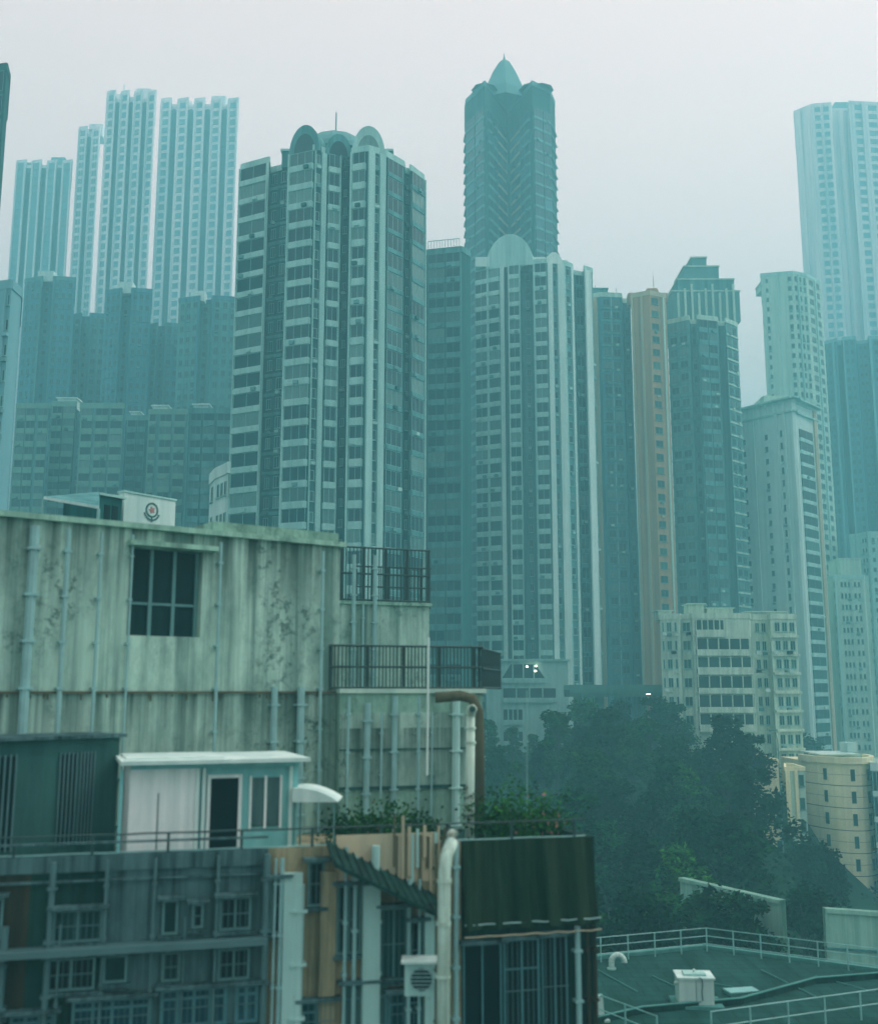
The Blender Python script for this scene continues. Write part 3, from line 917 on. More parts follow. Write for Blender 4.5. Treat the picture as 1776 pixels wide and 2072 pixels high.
# ------------------------------------------------------------------ elevated road and lamps
RC = plaster('road_concrete', (0.20, 0.30, 0.27), (0.08, 0.15, 0.14), .5, .4, 1)
fl = empty('elevated_road', (0, 0, 0), 'low concrete flyover crossing above the dark trees, right of the white tower', 'flyover')
a, b = at(1152, 1400, 186), at(1372, 1400, 186)
zr = zat(1396, 186)
w = MB()
w.box(a.x, b.x, 186, 194, zr - 1.2, zr, RC)
w.build('deck', fl)
w = MB()
w.box(a.x, b.x, 185.7, 185.98, zr - .6, zr + .85, RC)
w.box(a.x, b.x, 194.02, 194.3, zr - .6, zr + .85, RC)
w.build('parapet', fl)
for i in range(5):
    x = a.x + (b.x - a.x) * (i + .5) / 5
    w = MB(); w.box(x - .6, x + .6, 188, 191, ground(x, 190) - 2, zr - 1.21, RC); w.build('pier', fl)
def street_lamp(label, px, py, D, zb, arm, lit=True):
    q = at(px, py, D)
    r = empty('street_lamp', (q.x, q.y, zb), label, 'street lamp', 'street lamps')
    w = MB()
    w.tube([(0, 0, 0), (0, 0, (q.z - zb) * .93)], .09, FRD, 8, .06)
    w.build('pole', r)
    w = MB()
    h = q.z - zb
    w.tube([(0, 0, h * .93), (arm * .3, 0, h * .985), (arm, 0, h)], .05, FRD, 6)
    w.build('arm', r)
    w = MB()
    w.box(arm - .1, arm + .75, -.16, .16, h - .1, h + .05, FRD)
    w.box(arm, arm + .7, -.13, .13, h - .2, h - .102, LAMP if lit else FR)
    w.build('lamp_head', r)
street_lamp('lit street lamp beside the flyover left of the balconied block', 1307, 1403, 180, zat(1440, 180), 0.0)
street_lamp('unlit pale street lamp standing below the balconied old block', 1572, 1478, 140, 28, -.9, False)

# ------------------------------------------------------------------ beige buildings lower right
def curved():
    c = at(1690, 1650, 160)
    rad = 7.6
    N = 18
    ztop = zat(1548, 150, 1690); zb = 16
    root = empty('curved_building', (c.x, c.y, zb), 'curved beige stone building with slit windows, lower right', 'building')
    w = MB()
    pl = []
    for i in range(N + 1):
        t = math.pi + math.pi * i / N
        pl.append((rad * .62 * math.cos(t) * 1.0, rad * 1.15 * math.sin(t)))
    pl = [(x, y) for x, y in pl] + [(rad * .62, 9), (-rad * .62, 9)]
    H = ztop - zb
    w.prism(pl, 0, H, W_BEIGE)
    JN = plain('dark_joint', (0.10, 0.13, 0.10), .9)
    fh = 3.0
    nfl = int(H / fh)
    for i in range(1, nfl):
        z = H - i * fh
        for k in range(N):
            M, a, ln = frame_mat(pl[k], pl[k+1], z)
            w.box(-.01, ln + .01, -.03, 0.02, 0, .09, JN, M)
            w.box(-.01, ln + .01, -.015, 0.02, 1.5, 1.54, JN, M)
    for k in range(N):
        M, a, ln = frame_mat(pl[k], pl[k+1], H)
        w.box(-.04, ln + .04, -.3, .3, .01 + .004 * (k % 2), .9 + .004 * (k % 2), W_BEIGE, M)
    w.build('wall', root)
    wins = []
    for i in range(nfl):
        z = ztop - (i + 1) * fh + .7
        for k in (4, 8, 11, 12, 14, 16):
            m = ((pl[k][0] + pl[k+1][0]) / 2 + c.x, (pl[k][1] + pl[k+1][1]) / 2 + c.y)
            a = math.atan2(pl[k+1][1] - pl[k][1], pl[k+1][0] - pl[k][0])
            wins.append((Vector((m[0], m[1], z)), a, .6, 1.6, .05, 0, False, False, .05))
    put_windows(root, wins, (c.x, c.y, zb), 100, GLG, FRD)
    w = MB()
    w.box(-2.5, 3.0, -3, 3, H, H + 1.0, W_SAGE)
    w.box(-3.6, 2.2, -5, 3, H + 1.01, H + 1.2, W_WHITE)
    w.build('roof_slab', root)
    w = MB()
    w.box(1.6, 3.0, -2, 1, H + 1.21, H + 2.6, W_WHITE)
    for k in range(6):
        w.box(1.62 + .25 * k, 1.72 + .25 * k, -2, -1.9, H + 2.6, H + 2.9, W_WHITE)
    w.build('water_tank', root)
    # flat wing to the right of the curve
    w = MB()
    w.box(rad * .62 + .02, rad * .62 + 2.2, -2.5, 9, 0, H - .3, W_BEIGE)
    for i in range(nfl):
        w.box(rad * .62 + .5, rad * .62 + 1.5, -2.56, -2.4, H - (i + 1) * fh + .9, H - (i + 1) * fh + 2.4, GLG)
    w.build('side_wing', root)
    return root
curved()
root, org, P = tower('office_building', 'green glass building with white floor bands at the right edge beside the curve',
    [(1768,150),(1840,150)], zat(1560, 150, 1775), 3.4, {0: [('B', .0, 1, {'n': 8, 's': .2, 'd': .3, 'm': W_WHITE})]}, W_TEAL, W_WHITE, depth=10, gm=GLG, fm=FR, row=1650, zmin=14)
root, org, P = tower('narrow_building', 'narrow beige panel-clad building left of the curved one',
    [(1512,143),(1541,143),(1543,140),(1578,140)], zat(1545, 140, 1560), 3.0, {
    2: [('L', 0, 1, {'d': .03, 't': .1, 'm': W_TEAL}), ('L', 0, 1, {'d': .04, 't': .08, 'off': 1.5, 'm': W_TEAL}), ('W', .66, .98, {'k': 1, 'n': 0, 'w': .95})],
    }, W_BEIGE, W_BEIGE, depth=8, gm=GLG, fm=FRD, row=1600, zmin=14, parapet=.5, skip_top=1)
root, org, P = tower('narrow_building', 'slender sage stair tower between the two beige buildings',
    [(1590,146),(1630,146)], zat(1560, 146, 1610), 3.0, {
    0: [('P', 0, .2, {'d': .3}), ('P', .45, .6, {'d': .3, 'm': W_BEIGE}), ('W', .64, .95, {'k': 1, 'n': 0, 'w': .9})]}, W_SAGE, W_BEIGE, depth=8, gm=GLG, fm=FRD, row=1600, zmin=14, parapet=.5)

# ------------------------------------------------------------------ retaining walls
W_RET = plaster('pale_parapet_render', (0.52, 0.58, 0.49), (0.25, 0.34, 0.29), .6, .5, 2)
def ret_wall(label, px0, px1, D0, D1, y0, y1, h):
    a, b = at(px0, y0, D0), at(px1, y1, D1)
    r = MB()
    n = 12
    ang = math.atan2(b.y - a.y, b.x - a.x)
    nv = Vector((-math.sin(ang), math.cos(ang), 0)) * .4
    for i in range(n):
        p, q = a.lerp(b, i / n), a.lerp(b, (i + 1) / n)
        for (o, zo, zz, m) in ((0, 0, h, W_RET), (-.12, h * .45, .12, W_TEAL), (-.15, 0, .25, W_RET)):
            P0, P1 = p + nv * (o / .4) * 1.0, q + nv * (o / .4)
            P0 = p + Vector((-nv.x, -nv.y, 0)).normalized() * -o * -1 if o else p
            P1 = q + Vector((-nv.x, -nv.y, 0)).normalized() * -o * -1 if o else q
            if o:
                d = Vector((nv.x, nv.y, 0)).normalized() * o
                P0, P1 = p + d, q + d
            zt0, zt1 = p.z - zo, q.z - zo
            b0, b1 = P0 + nv, P1 + nv
            w0, w1 = zt0 - zz, zt1 - zz
            r.quad([(P0.x, P0.y, w0), (P1.x, P1.y, w1), (P1.x, P1.y, zt1), (P0.x, P0.y, zt0)], m)
            r.quad([(P0.x, P0.y, zt0), (P1.x, P1.y, zt1), (b1.x, b1.y, zt1), (b0.x, b0.y, zt0)], m)
            r.quad([(b1.x, b1.y, w1), (b0.x, b0.y, w0), (b0.x, b0.y, zt0), (b1.x, b1.y, zt1)], m)
    tag(r.build('retaining_wall'), label, 'wall')
ret_wall('sloping pale parapet wall among the trees, left of the curved building', 1375, 1580, 80, 72, 1776, 1822, 6)
ret_wall('pale parapet wall below the curved beige building at the right edge', 1668, 1840, 68, 68, 1838, 1850, 5)

# ------------------------------------------------------------------ trees
def leaf_mat(name, c1, c2):
    m, t, b = new_mat(name)
    g = t.nodes.new('ShaderNodeNewGeometry')
    tc = t.nodes.new('ShaderNodeTexCoord')
    n = ramp(t, nodes_noise(t, tc.outputs['Object'], .6, 3), .35, .65)
    a = t.nodes.new('ShaderNodeMath'); a.operation = 'MULTIPLY'
    t.links.new(g.outputs['Random Per Island'], a.inputs[0]); t.links.new(n, a.inputs[1])
    oi = t.nodes.new('ShaderNodeObjectInfo')
    ov = ramp(t, oi.outputs['Random'], -.2, 1.0)
    cc = mix(t, a.outputs[0], c1, c2)
    t.links.new(mix(t, ov, tuple(v * .8 for v in c1), cc), b.inputs['Base Color'])
    b.inputs['Roughness'].default_value = .85
    b.inputs['Specular IOR Level'].default_value = 0.08
    return m
LEAF = leaf_mat('leaves', (0.001, 0.035, 0.008), (0.070, 0.34, 0.045))
LEAFD = leaf_mat('dark_leaves', (0.001, 0.020, 0.008), (0.020, 0.19, 0.045))
BARK = plain('bark', (0.05, 0.07, 0.055), .9)
def make_tree_meshes(seed, h, spread, nclump, nleaf, lm, ls):
    rnd = random.Random(seed)
    tk = MB()
    tips = []
    tr = [(0, 0, -1.5), (rnd.uniform(-.2, .2), 0, h * .25), (rnd.uniform(-.4, .4), rnd.uniform(-.3, .3), h * .5), (0, 0, h * .75)]
    tk.tube(tr, .22 * h / 9, BARK, 7, .06)
    for i in range(nclump):
        t = rnd.random()
        ang = rnd.uniform(0, 2 * math.pi)
        zz = h * (.36 + .62 * t)
        rr = spread * (1.0 - .75 * max(0, t - .25)) * rnd.uniform(.25, 1)
        tip = Vector((rr * math.cos(ang), rr * math.sin(ang), zz))
        base = Vector((0, 0, zz * rnd.uniform(.45, .75)))
        mid = base.lerp(tip, .5) + Vector((0, 0, .3))
        tk.tube([base, mid, tip], .07 * h / 9, BARK, 5, .02)
        tips.append((tip, rnd.uniform(.55, 1.15) * spread * .36))
    lf = MB(); s = lf.slot(lm)
    for tip, r in tips:
        for k in range(nleaf):
            d = Vector((rnd.gauss(0, 1), rnd.gauss(0, 1), rnd.gauss(0, .75)))
            d = d.normalized() * r * rnd.random() ** .45
            p = tip + d
            u = Vector((rnd.gauss(0, 1), rnd.gauss(0, 1), rnd.gauss(0, .5))).normalized()
            v = u.cross(Vector((rnd.gauss(0, 1), rnd.gauss(0, 1), rnd.gauss(0, 1)))).normalized()
            sz = ls * rnd.uniform(.6, 1.3)
            n = len(lf.v)
            lf.v += [tuple(p - u * sz), tuple(p + v * sz * .45), tuple(p + u * sz), tuple(p - v * sz * .45)]
            lf.f.append((n, n+1, n+2, n+3)); lf.mi.append(s)
    return tk.mesh('trunk'), lf.mesh('crown')
TREES = [make_tree_meshes(11, 9, 3.4, 26, 130, LEAF, .30), make_tree_meshes(12, 10, 3.0, 28, 120, LEAFD, .3),
         make_tree_meshes(13, 8, 3.9, 30, 120, LEAFD, .30), make_tree_meshes(14, 11, 2.8, 26, 130, LEAF, .30)]
def tree(x, y, k, s, label, group='trees on the hillside', name='broadleaf_tree'):
    r = empty(name, (x, y, ground(x, y)), label, 'tree', group, random.uniform(0, 6))
    r.scale = (s * random.uniform(.9, 1.15), s * random.uniform(.9, 1.15), s)
    link('trunk', TREES[k][0], r); link('crown', TREES[k][1], r)
    return r
tlabels = {
    74: 'tree from the left in the lowest hillside row, above the green roof railing',
    92: 'tree from the left in the second hillside row above the green roof',
    112: 'tree from the left in the middle row of the dark hillside',
    136: 'tree from the left in the fourth row, below the balconied old block',
    164: 'tree from the left in the highest hazy row, under the flyover',
}
ORD = ['leftmost', 'second', 'third', 'fourth', 'fifth', 'sixth', 'seventh', 'eighth', 'ninth', 'tenth', 'eleventh', 'twelfth']
for D, n in ((74, 9), (92, 10), (112, 11), (136, 12), (164, 12)):
    for i in range(n):
        px = 975 + (1510 - 975) * (i + random.uniform(.2, .8)) / n
        x = (px - 888) / F * D
        d = D + random.uniform(-6, 6)
        if D == 164 and px > 1390:
            continue
        s = random.uniform(.8, 1.15)
        if D == 74:
            s *= .8
        if D >= 112 and px < 1120:
            s *= .62
        tree(x, d, random.randrange(4), s, f'{ORD[i]} {tlabels[D]}')
for px, D, s, lb in ((1612, 118, .85, 'tall tree in front of the narrow beige building and stair tower'),
                     (1650, 116, .62, 'rounded tree covering the lower left of the curved building'),
                     (1590, 84, .75, 'small dark tree at the right end of the sloping parapet wall'),
                     (1500, 73, .5, 'small bushy tree in front of the sloping pale parapet wall'),
                     (1440, 74, .55, 'small dark tree in front of the left end of the sloping parapet'),
                     (1700, 66, .45, 'small tree before the pale wall at the right edge'),
                     (1755, 70, .5, 'small tree behind the pale wall at the right edge'),
                     (1600, 210, 1.3, 'hazy tree behind the balconied block, right side'),
                     (1680, 200, 1.4, 'hazy dark tree below the paired-window housing block'),
                     (1735, 205, 1.4, 'hazy tree at the foot of the housing block by the right edge')):
    x = (px - 888) / F * D
    r = tree(x, D, random.randrange(4), s, lb)
    if D == 118 or D == 116:
        r.location.z = zat(1860, D) - 1
        r.scale = (s * 1.1, s * 1.1, s * 1.25)
# undergrowth over the slope
ug = MB(); s_ = ug.slot(LEAFD)
rnd = random.Random(5)
for i in range(16000):
    D = 56 + 130 * rnd.random() ** .8
    px = rnd.uniform(960, 1800)
    x = (px - 888) / F * D
    p = Vector((x, D, ground(x, D) + rnd.random() ** 2 * 2.0))
    u = Vector((rnd.gauss(0, 1), rnd.gauss(0, 1), rnd.gauss(0, .6))).normalized()
    v = u.cross(Vector((rnd.gauss(0, 1), rnd.gauss(0, 1), rnd.gauss(0, 1)))).normalized()
    sz = rnd.uniform(.2, .5)
    n = len(ug.v)
    ug.v += [tuple(p - u * sz), tuple(p + v * sz * .5), tuple(p + u * sz), tuple(p - v * sz * .5)]
    ug.f.append((n, n+1, n+2, n+3)); ug.mi.append(s_)
tag(ug.build('undergrowth'), 'dense dark undergrowth covering the hillside', 'undergrowth', kind='stuff')

# ------------------------------------------------------------------ near building: stained upper storeys
S_WALL = plaster('stained_concrete', (0.74, 0.68, 0.58), (0.15, 0.20, 0.175), .95, .7, 1.5, lo=.42, hi=.66, mottle=.9, drips=((8.87, 2.2), (4.22, 2.0)))
S_WALL2 = plaster('stained_parapet', (0.58, 0.62, 0.50), (0.12, 0.17, 0.14), .6, .6, 1.6, lo=.42, hi=.64, mottle=.8)
RUST = plaster('rust_stain', (0.13, 0.13, 0.08), (0.05, 0.055, 0.035), .6, .5, 2)
DARKW = plaster('dark_render', (0.06, 0.125, 0.115), (0.018, 0.05, 0.048), .6, .5, 1.5)
FLOORM = plaster('terrace_floor', (0.10, 0.16, 0.14), (0.04, 0.08, 0.07), .4, .6, 1.5)
def dirpt(p, m, dx):
    return Vector((p.x + dx, p.y + m * dx, p.z))
s0 = at(-90, 1400, 27.6); s1 = at(684, 1400, 34.2)
z_terr = 45.75
zs = 50 + 4.62
ang = math.atan2(s1.y - s0.y, s1.x - s0.x)
org = (s0.x, s0.y, z_terr)
root = empty('concrete_stair_block', org, 'tall water-stained concrete rooftop block with one big dark window', 'building')
M, a, ln = frame_mat(s0, s1, z_terr, org)
w = MB()
Hh = zs - z_terr
wx0 = (at(272, 1200, 30.9) - s0).length * 1.0
def along(px, p0, p1):
    """distance along the wall p0-p1 where the frame column px (at eye level) meets it"""
    k = (px - 888) / F / CP
    dx, dy = p1.x - p0.x, p1.y - p0.y
    t = (k * p0.y - p0.x) / (dx - k * dy)
    return t * math.hypot(dx, dy)
x0w, x1w = along(268, s0, s1), along(414, s0, s1)
zw1 = zat(1118, 31.5) - z_terr; zw0 = zat(1290, 31.5) - z_terr
# wall built round the opening
w.box(0, x0w, 0, 6, 0, Hh, S_WALL, M)
w.box(x1w, ln, 0, 6, 0, Hh, S_WALL, M)
w.box(x0w + .001, x1w - .001, .004, 6, 0, zw0, S_WALL, M)
w.box(x0w + .001, x1w - .001, .004, 6, zw1, Hh - .004, S_WALL, M)
w.build('wall', root)
w = MB()
w.box(-.2, ln + .15, -.16, .3, Hh + .003, Hh + .16, S_WALL2, M)
w.box(ln * .62, ln + .1, .3, 5.6, Hh + .003, Hh + .5, S_WALL2, M)
w.build('coping', root)
w = MB()
w.box(x0w - .12, x1w + .35, -.35, -.002, zw1 + .02, zw1 + .16, S_WALL2, M)
w.build('window_hood', root)
wd = MB()
wd.box(x0w + .01, x1w - .01, .35, .4, zw0 + .01, zw1 - .01, GLK, M)
for k in range(4):
    x = x0w + .05 + (x1w - x0w - .1) * k / 3
    wd.box(x - .05, x + .05, .28, .349, zw0 + .01, zw1 - .02, FRD, M)
wd.box(x0w + .06, x1w - .06, .285, .345, zw0 + .9, zw0 + .97, FRD, M)
wd.build('window', root)
w = MB()
zr_ = 50 - .02 - z_terr
w.box(0, ln, -.07, -.002, zr_ - .04, zr_ + .03, RUST, M)
for k in range(26):
    x = random.uniform(.2, ln - .2)
    hh = random.uniform(.04, .22)
    w.box(x - random.uniform(.01, .03), x + random.uniform(.01, .04), -.012 - .0005 * k, -.001, zr_ - .062 - hh, zr_ - .062, RUST, M)
w.build('rusty_ledge', root)
PIPED = plain('dull_downpipe', (0.11, 0.17, 0.18), .6)
PIPE = plain('grey_downpipe', (0.42, 0.50, 0.50), .5)
def downpipe(root, M, x, z0, z1, r=.05, off=.14, m=PIPE, lean=0):
    w = MB()
    n = 6
    w.tube([M @ Vector((x + lean * i / n, -off, z0 + (z1 - z0) * i / n)) for i in range(n + 1)], r, m, 8)
    nb = max(2, int((z1 - z0) / 1.1))
    for i in range(nb):
        z = z0 + (z1 - z0) * (i + .5) / nb
        w.box(x - r * 1.5 + lean * (i + .5) / nb, x + r * 1.5 + lean * (i + .5) / nb, -off - r * 1.15, -.002, z - .03, z + .03, m, M)
    w.build('downpipe', root)
for px, r in ((70, .13), (138, .07), (205, .05), (268, .035), (445, .05), (560, .10), (612, .12), (650, .05)):
    downpipe(root, M, along(px, s0, s1), 0, (Hh - .2) if px not in (560, 612) else 4.4, r, .16)
for px, ww, hh in ((300, .9, .45), (395, .7, .45)):
    pass

# emblem wall and small structures on that roof
ew = empty('sign_wall', (0, 0, 0), 'white rooftop wall bearing a round wreath emblem', 'sign')
a, b = at(252, 1000, 52), at(356, 1000, 54.5)
Me, ae, le = frame_mat(a, b, zat(1075, 53))
hE = zat(996, 52) - zat(1075, 53)
w = MB()
w.box(0, le, 0, .5, -3, hE, W_WHITE, Me)
w.box(-.05, le + .05, -.05, .55, hE + .003, hE + .1, W_PALE, Me)
w.build('wall', ew)
EMB = plain('emblem_green', (0.045, 0.15, 0.14), .7)
EMR = plain('emblem_red', (0.45, 0.20, 0.19), .7)
w = MB()
cxE, czE = along(307, a, b), zat(1030, 53) - zat(1075, 53)
def ringpts(r0, r1, a0, a1, n):
    for i in range(n):
        t0 = a0 + (a1 - a0) * i / n; t1 = a0 + (a1 - a0) * (i + .8) / n
        yield [(cxE + r * math.cos(t), czE + r * math.sin(t)) for r, t in ((r0, t0), (r1, t0), (r1, t1), (r0, t1))]
def flat(w, poly, m, y0=-.001, y1=-.04):
    f = [Me @ Vector((x, y1, z)) for x, z in poly]; bk = [Me @ Vector((x, y0, z)) for x, z in poly]
    w.quad(f, m)
    n = len(f)
    for i in range(n):
        w.quad([f[(i+1) % n], f[i], bk[i], bk[(i+1) % n]], m)
for q in ringpts(.30, .385, 0, 2 * math.pi, 26):
    flat(w, q, EMB)
for q in ringpts(.42, .50, math.pi * 1.08, math.pi * 1.92, 11):
    flat(w, [(x, z - .06) for x, z in q], EMB)
flat(w, [(cxE - .03, czE - .62), (cxE + .03, czE - .62), (cxE + .03, czE - .33), (cxE - .03, czE - .33)], EMB)
w.build('emblem_wreath', ew)
w = MB()
flat(w, [(cxE + .19 * math.cos(t * math.pi / 5) * (1 if t % 2 else .55), czE + .19 * math.sin(t * math.pi / 5) * (1 if t % 2 else .55)) for t in range(10)], EMR)
w.build('emblem_centre', ew)

hut = empty('roof_hut', (0, 0, 0), 'dark flat-roofed rooftop hut left of the emblem wall', 'hut')
a, b = at(203, 1000, 50), at(248, 1000, 51)
Mh, ah, lh = frame_mat(a, b, zat(1078, 50))
hh_ = zat(1003, 50) - zat(1078, 50)
w = MB(); w.box(0, lh, 0, 3, -3, hh_, W_DEEP, Mh); w.build('wall', hut)
w = MB(); w.box(-.2, lh + .1, -.2, 3.2, hh_ + .003, hh_ + .12, W_PALE, Mh); w.build('roof', hut)
w = MB()
w.box(lh * .2, lh * .45, -.05, -.002, -.6, hh_ - .4, GLK, Mh); w.box(lh * .55, lh * .8, -.05, -.002, -.2, hh_ - .4, GLK, Mh)
w.build('window', hut)
cn = empty('lean_to_roof', (0, 0, 0), 'thin sloping canopy roof with a white edge, beside the rooftop hut', 'canopy')
p = [at(88, 1010, 44), at(200, 1000, 50), at(200, 1030, 42)]
w = MB()
w.quad([p[0], p[2], p[1]], W_TEAL)
q = [v + Vector((0, 0, .12)) for v in p]
w.quad([q[0], q[2], q[1]], W_TEAL)
for i in range(3):
    j = (i + 1) % 3
    w.quad([p[i], p[j], q[j], q[i]], W_WHITE)
w.build('roof_sheet', cn)
w = MB()
for v in p:
    w.tube([(v.x, v.y, v.z - 4), (v.x, v.y, v.z)], .06, FR, 6)
w.build('post', cn)

root, org_, P = tower('white_building', 'small white building with tiny windows squeezed beside the domed tower',
    [(424,104),(434,101),(461,98)], zat(966, 100, 440), 3.0, {
    1: [('W', .15, .95, {'k': 3, 'n': 0, 'w': .55, 'h': .45})], 0: [('W', .3, .8, {'k': 1, 'n': 0})]}, W_WHITE, W_WHITE, depth=8, gm=GLG, fm=FR, row=1000, zmin=20, seen_y=(1080, 100))

# ------------------------------------------------------------------ the two rooftop blocks with cage fences
def fence(label, p0, p1, z0, z1, sp, m, r=.022, extra=None, rails=(0.02, .5, .985)):
    f = empty('rooftop_fence', (p0.x, p0.y, z0), label, 'fence', 'fences on the rooftops')
    Mx, ax, lx = frame_mat(p0, p1, z0, (p0.x, p0.y, z0))
    n = max(2, int(lx / sp))
    h = z1 - z0
    w = MB()
    for i in range(n + 1):
        x = lx * i / n
        w.tube([Mx @ Vector((x, 0, 0)), Mx @ Vector((x + random.uniform(-.01, .01), 0, h))], r, m, 5)
    w.build('bar', f)
    w = MB()
    for q in rails:
        w.tube([Mx @ Vector((-.05, 0, h * q)), Mx @ Vector((lx + .05, 0, h * q))], r * 1.7, m, 6)
    w.build('rail', f)
    for i in range(0, n + 1, max(1, n // 4)):
        w = MB(); x = lx * i / n
        w.box(x - r * 2.4, x + r * 2.4, r * 2, r * 6, 0, h * 1.01, m, Mx); w.build('post', f)
    return f
IRON = plain('dark_iron', (0.02, 0.06, 0.06), .6)
# nearer block
b0, b1 = at(686, 1400, 33.6), at(976, 1400, 35.0)
zb2 = 49.95
r2 = empty('rooftop_block', (b0.x, b0.y, 40), 'stained concrete block with railing on top, right of the tall stained block', 'building')
Mb, ab, lb = frame_mat(b0, b1, 40, (b0.x, b0.y, 40))
w = MB(); w.box(.03, lb, 0, 7, 0, zb2 - 40, S_WALL2, Mb)
w.box(.03, lb * .88, -.03, -.001, 7.1, zb2 - 40.6, S_WALL, Mb)
w.build('wall', r2)
w = MB(); w.box(-.0, lb + .1, -.12, 7.1, zb2 - 39.998, zb2 - 39.86, W_SAGE, Mb)
w.box(.03, lb, -.09, -.031, 7.0, 7.1, DARKW, Mb); w.box(.03, lb, -.09, -.031, 8.2, 8.24, DARKW, Mb); w.build('coping', r2)
for px, r, pm in ((705, .05, PIPE), (742, .10, PIPE), (770, .04, PIPE), (795, .09, PIPE), (842, .05, PIPE), (868, .03, PIPE), (915, .13, W_PALE)):
    downpipe(r2, Mb, along(px, b0, b1), 3, zb2 - 40 - random.choice((.1, .6, .3)), r, .18, pm, lean=.06)
fence('dark barred railing along the top of the lower stained block', dirpt(b0, .2, -.3) + Vector((0, .4, 0)), b1 + Vector((0, .4, 0)), zb2 + .14, zat(1306, 34.4), .12, IRON)
fence('short side railing turning back at the end of the lower block', b1 + Vector((0, .45, 0)), b1 + Vector((.9, 5.5, 0)), zb2 + .14, zat(1310, 35), .14, IRON)
# farther block
c0, c1 = at(560, 1300, 46), at(868, 1300, 48.5)
zc = zat(1222, 47)
r3 = empty('rooftop_block', (c0.x, c0.y, 36), 'farther stained rooftop block under a tall cage fence', 'building')
Mc, ac, lc = frame_mat(c0, c1, 36, (c0.x, c0.y, 36))
w = MB(); w.box(0, lc, 0, 6, 0, zc - 36, S_WALL, Mc); w.build('wall', r3)
w = MB(); w.box(-.1, lc + .1, -.12, 6.1, zc - 35.998, zc - 35.85, S_WALL2, Mc); w.build('coping', r3)
for px, r in ((716, .09), (735, .05), (758, .10)):
    downpipe(r3, Mc, along(px, c0, c1), 8, zc - 36 + (2.2 if px != 735 else 0), r, .16)
q0 = at(690, 1300, 46.9)
fence('tall dark cage fence on the farther rooftop block', q0, c1 + Vector((0, -.1, 0)), zc + .15, zat(1108, 47.5), .17, IRON, .025)
fence('rear cage fence slanting behind the tall cage fence', q0 + Vector((.3, 4, 0)), c1 + Vector((0, 3.5, 0)), zc + .15, zat(1140, 50), .2, IRON, .025)

# big bent vent pipe with creeper
VP = plaster('weathered_white_pipe', (1.0, 0.84, 0.74), (0.30, 0.24, 0.18), .8, .5, 3)
vp = empty('vent_pipe', (0, 0, 0), 'thick white vent pipe with bent top, wound with creeper', 'pipe')
q = at(950, 1640, 30.4); top = at(952, 1448, 30.4)
w = MB()
w.tube([(q.x - .02, q.y, q.z - 1.5), (top.x, top.y, top.z)], .125, VP, 14)
w.tube([(top.x, top.y, top.z - .02), (top.x, top.y, top.z + .06), (top.x + .03, top.y - .1, top.z + .16), (top.x + .04, top.y - .3, top.z + .18)], .14, VP, 14)
w.lathe([(.15, -.03), (.15, .03)], VP, 14, (top.x, top.y, top.z - .35))
w.lathe([(.15, -.03), (.15, .03)], VP, 14, (top.x, top.y, top.z - .75))
w.build('pipe', vp, smooth=True)
w = MB()
w.tube([(top.x + .04, top.y - .305, top.z + .18), (top.x + .04, top.y - .31, top.z + .18)], .09, DARKW, 12)
w.build('pipe_mouth', vp)
VINE = leaf_mat('vine_leaves', (0.02, 0.045, 0.025), (0.06, 0.10, 0.05))
vn = MB()
pts = [(q.x + .14 * math.cos(i * .9), q.y + .14 * math.sin(i * .9) - .02, q.z - .3 + i * .035) for i in range(26)]
vn.tube(pts, .012, BARK, 5)
for i in range(240):
    p_ = Vector(random.choice(pts)); d = Vector((random.gauss(0, .05), random.gauss(-.03, .05), random.gauss(0, .06)))
    u = Vector((random.gauss(0, 1), random.gauss(0, 1), random.gauss(0, 1))).normalized() * .03
    v = u.orthogonal() * .7
    c_ = p_ + d
    vn.quad([c_ - u, c_ + v, c_ + u, c_ - v], VINE)
tag(vn.build('creeper_plant'), 'thin creeper winding up the thick white vent pipe', 'plant')
# rusty arched duct behind it
w = MB()
p0_, p1_ = at(880, 1412, 32), at(962, 1420, 32)
w.tube([p0_, at(930, 1408, 32), at(955, 1414, 32), at(967, 1440, 32), at(969, 1500, 32), at(969, 1700, 32)], .16, RUST, 12)
tag(w.build('rusty_duct', smooth=True), 'rust-brown duct curving over and down behind the white vent pipe', 'duct')
# thin white mast
w = MB()
m0, m1 = at(864, 1500, 32.5), at(867, 1290, 32.5)
w.tube([(m0.x, m0.y, m0.z - 1), m1], .035, W_WHITE, 8)
tag(w.build('roof_mast'), 'thin white upright pole in front of the barred railing', 'pole')
w = MB()
m0, m1 = at(1066, 1700, 29), at(1066, 1400, 29)
w.tube([(m0.x, m0.y, m0.z - .2), m1], .012, FR, 6)
w.tube([m1, (m1.x, m1.y, m1.z + .02)], .03, FR, 6)
tag(w.build('aerial'), 'hair-thin aerial standing on the netted building', 'aerial')

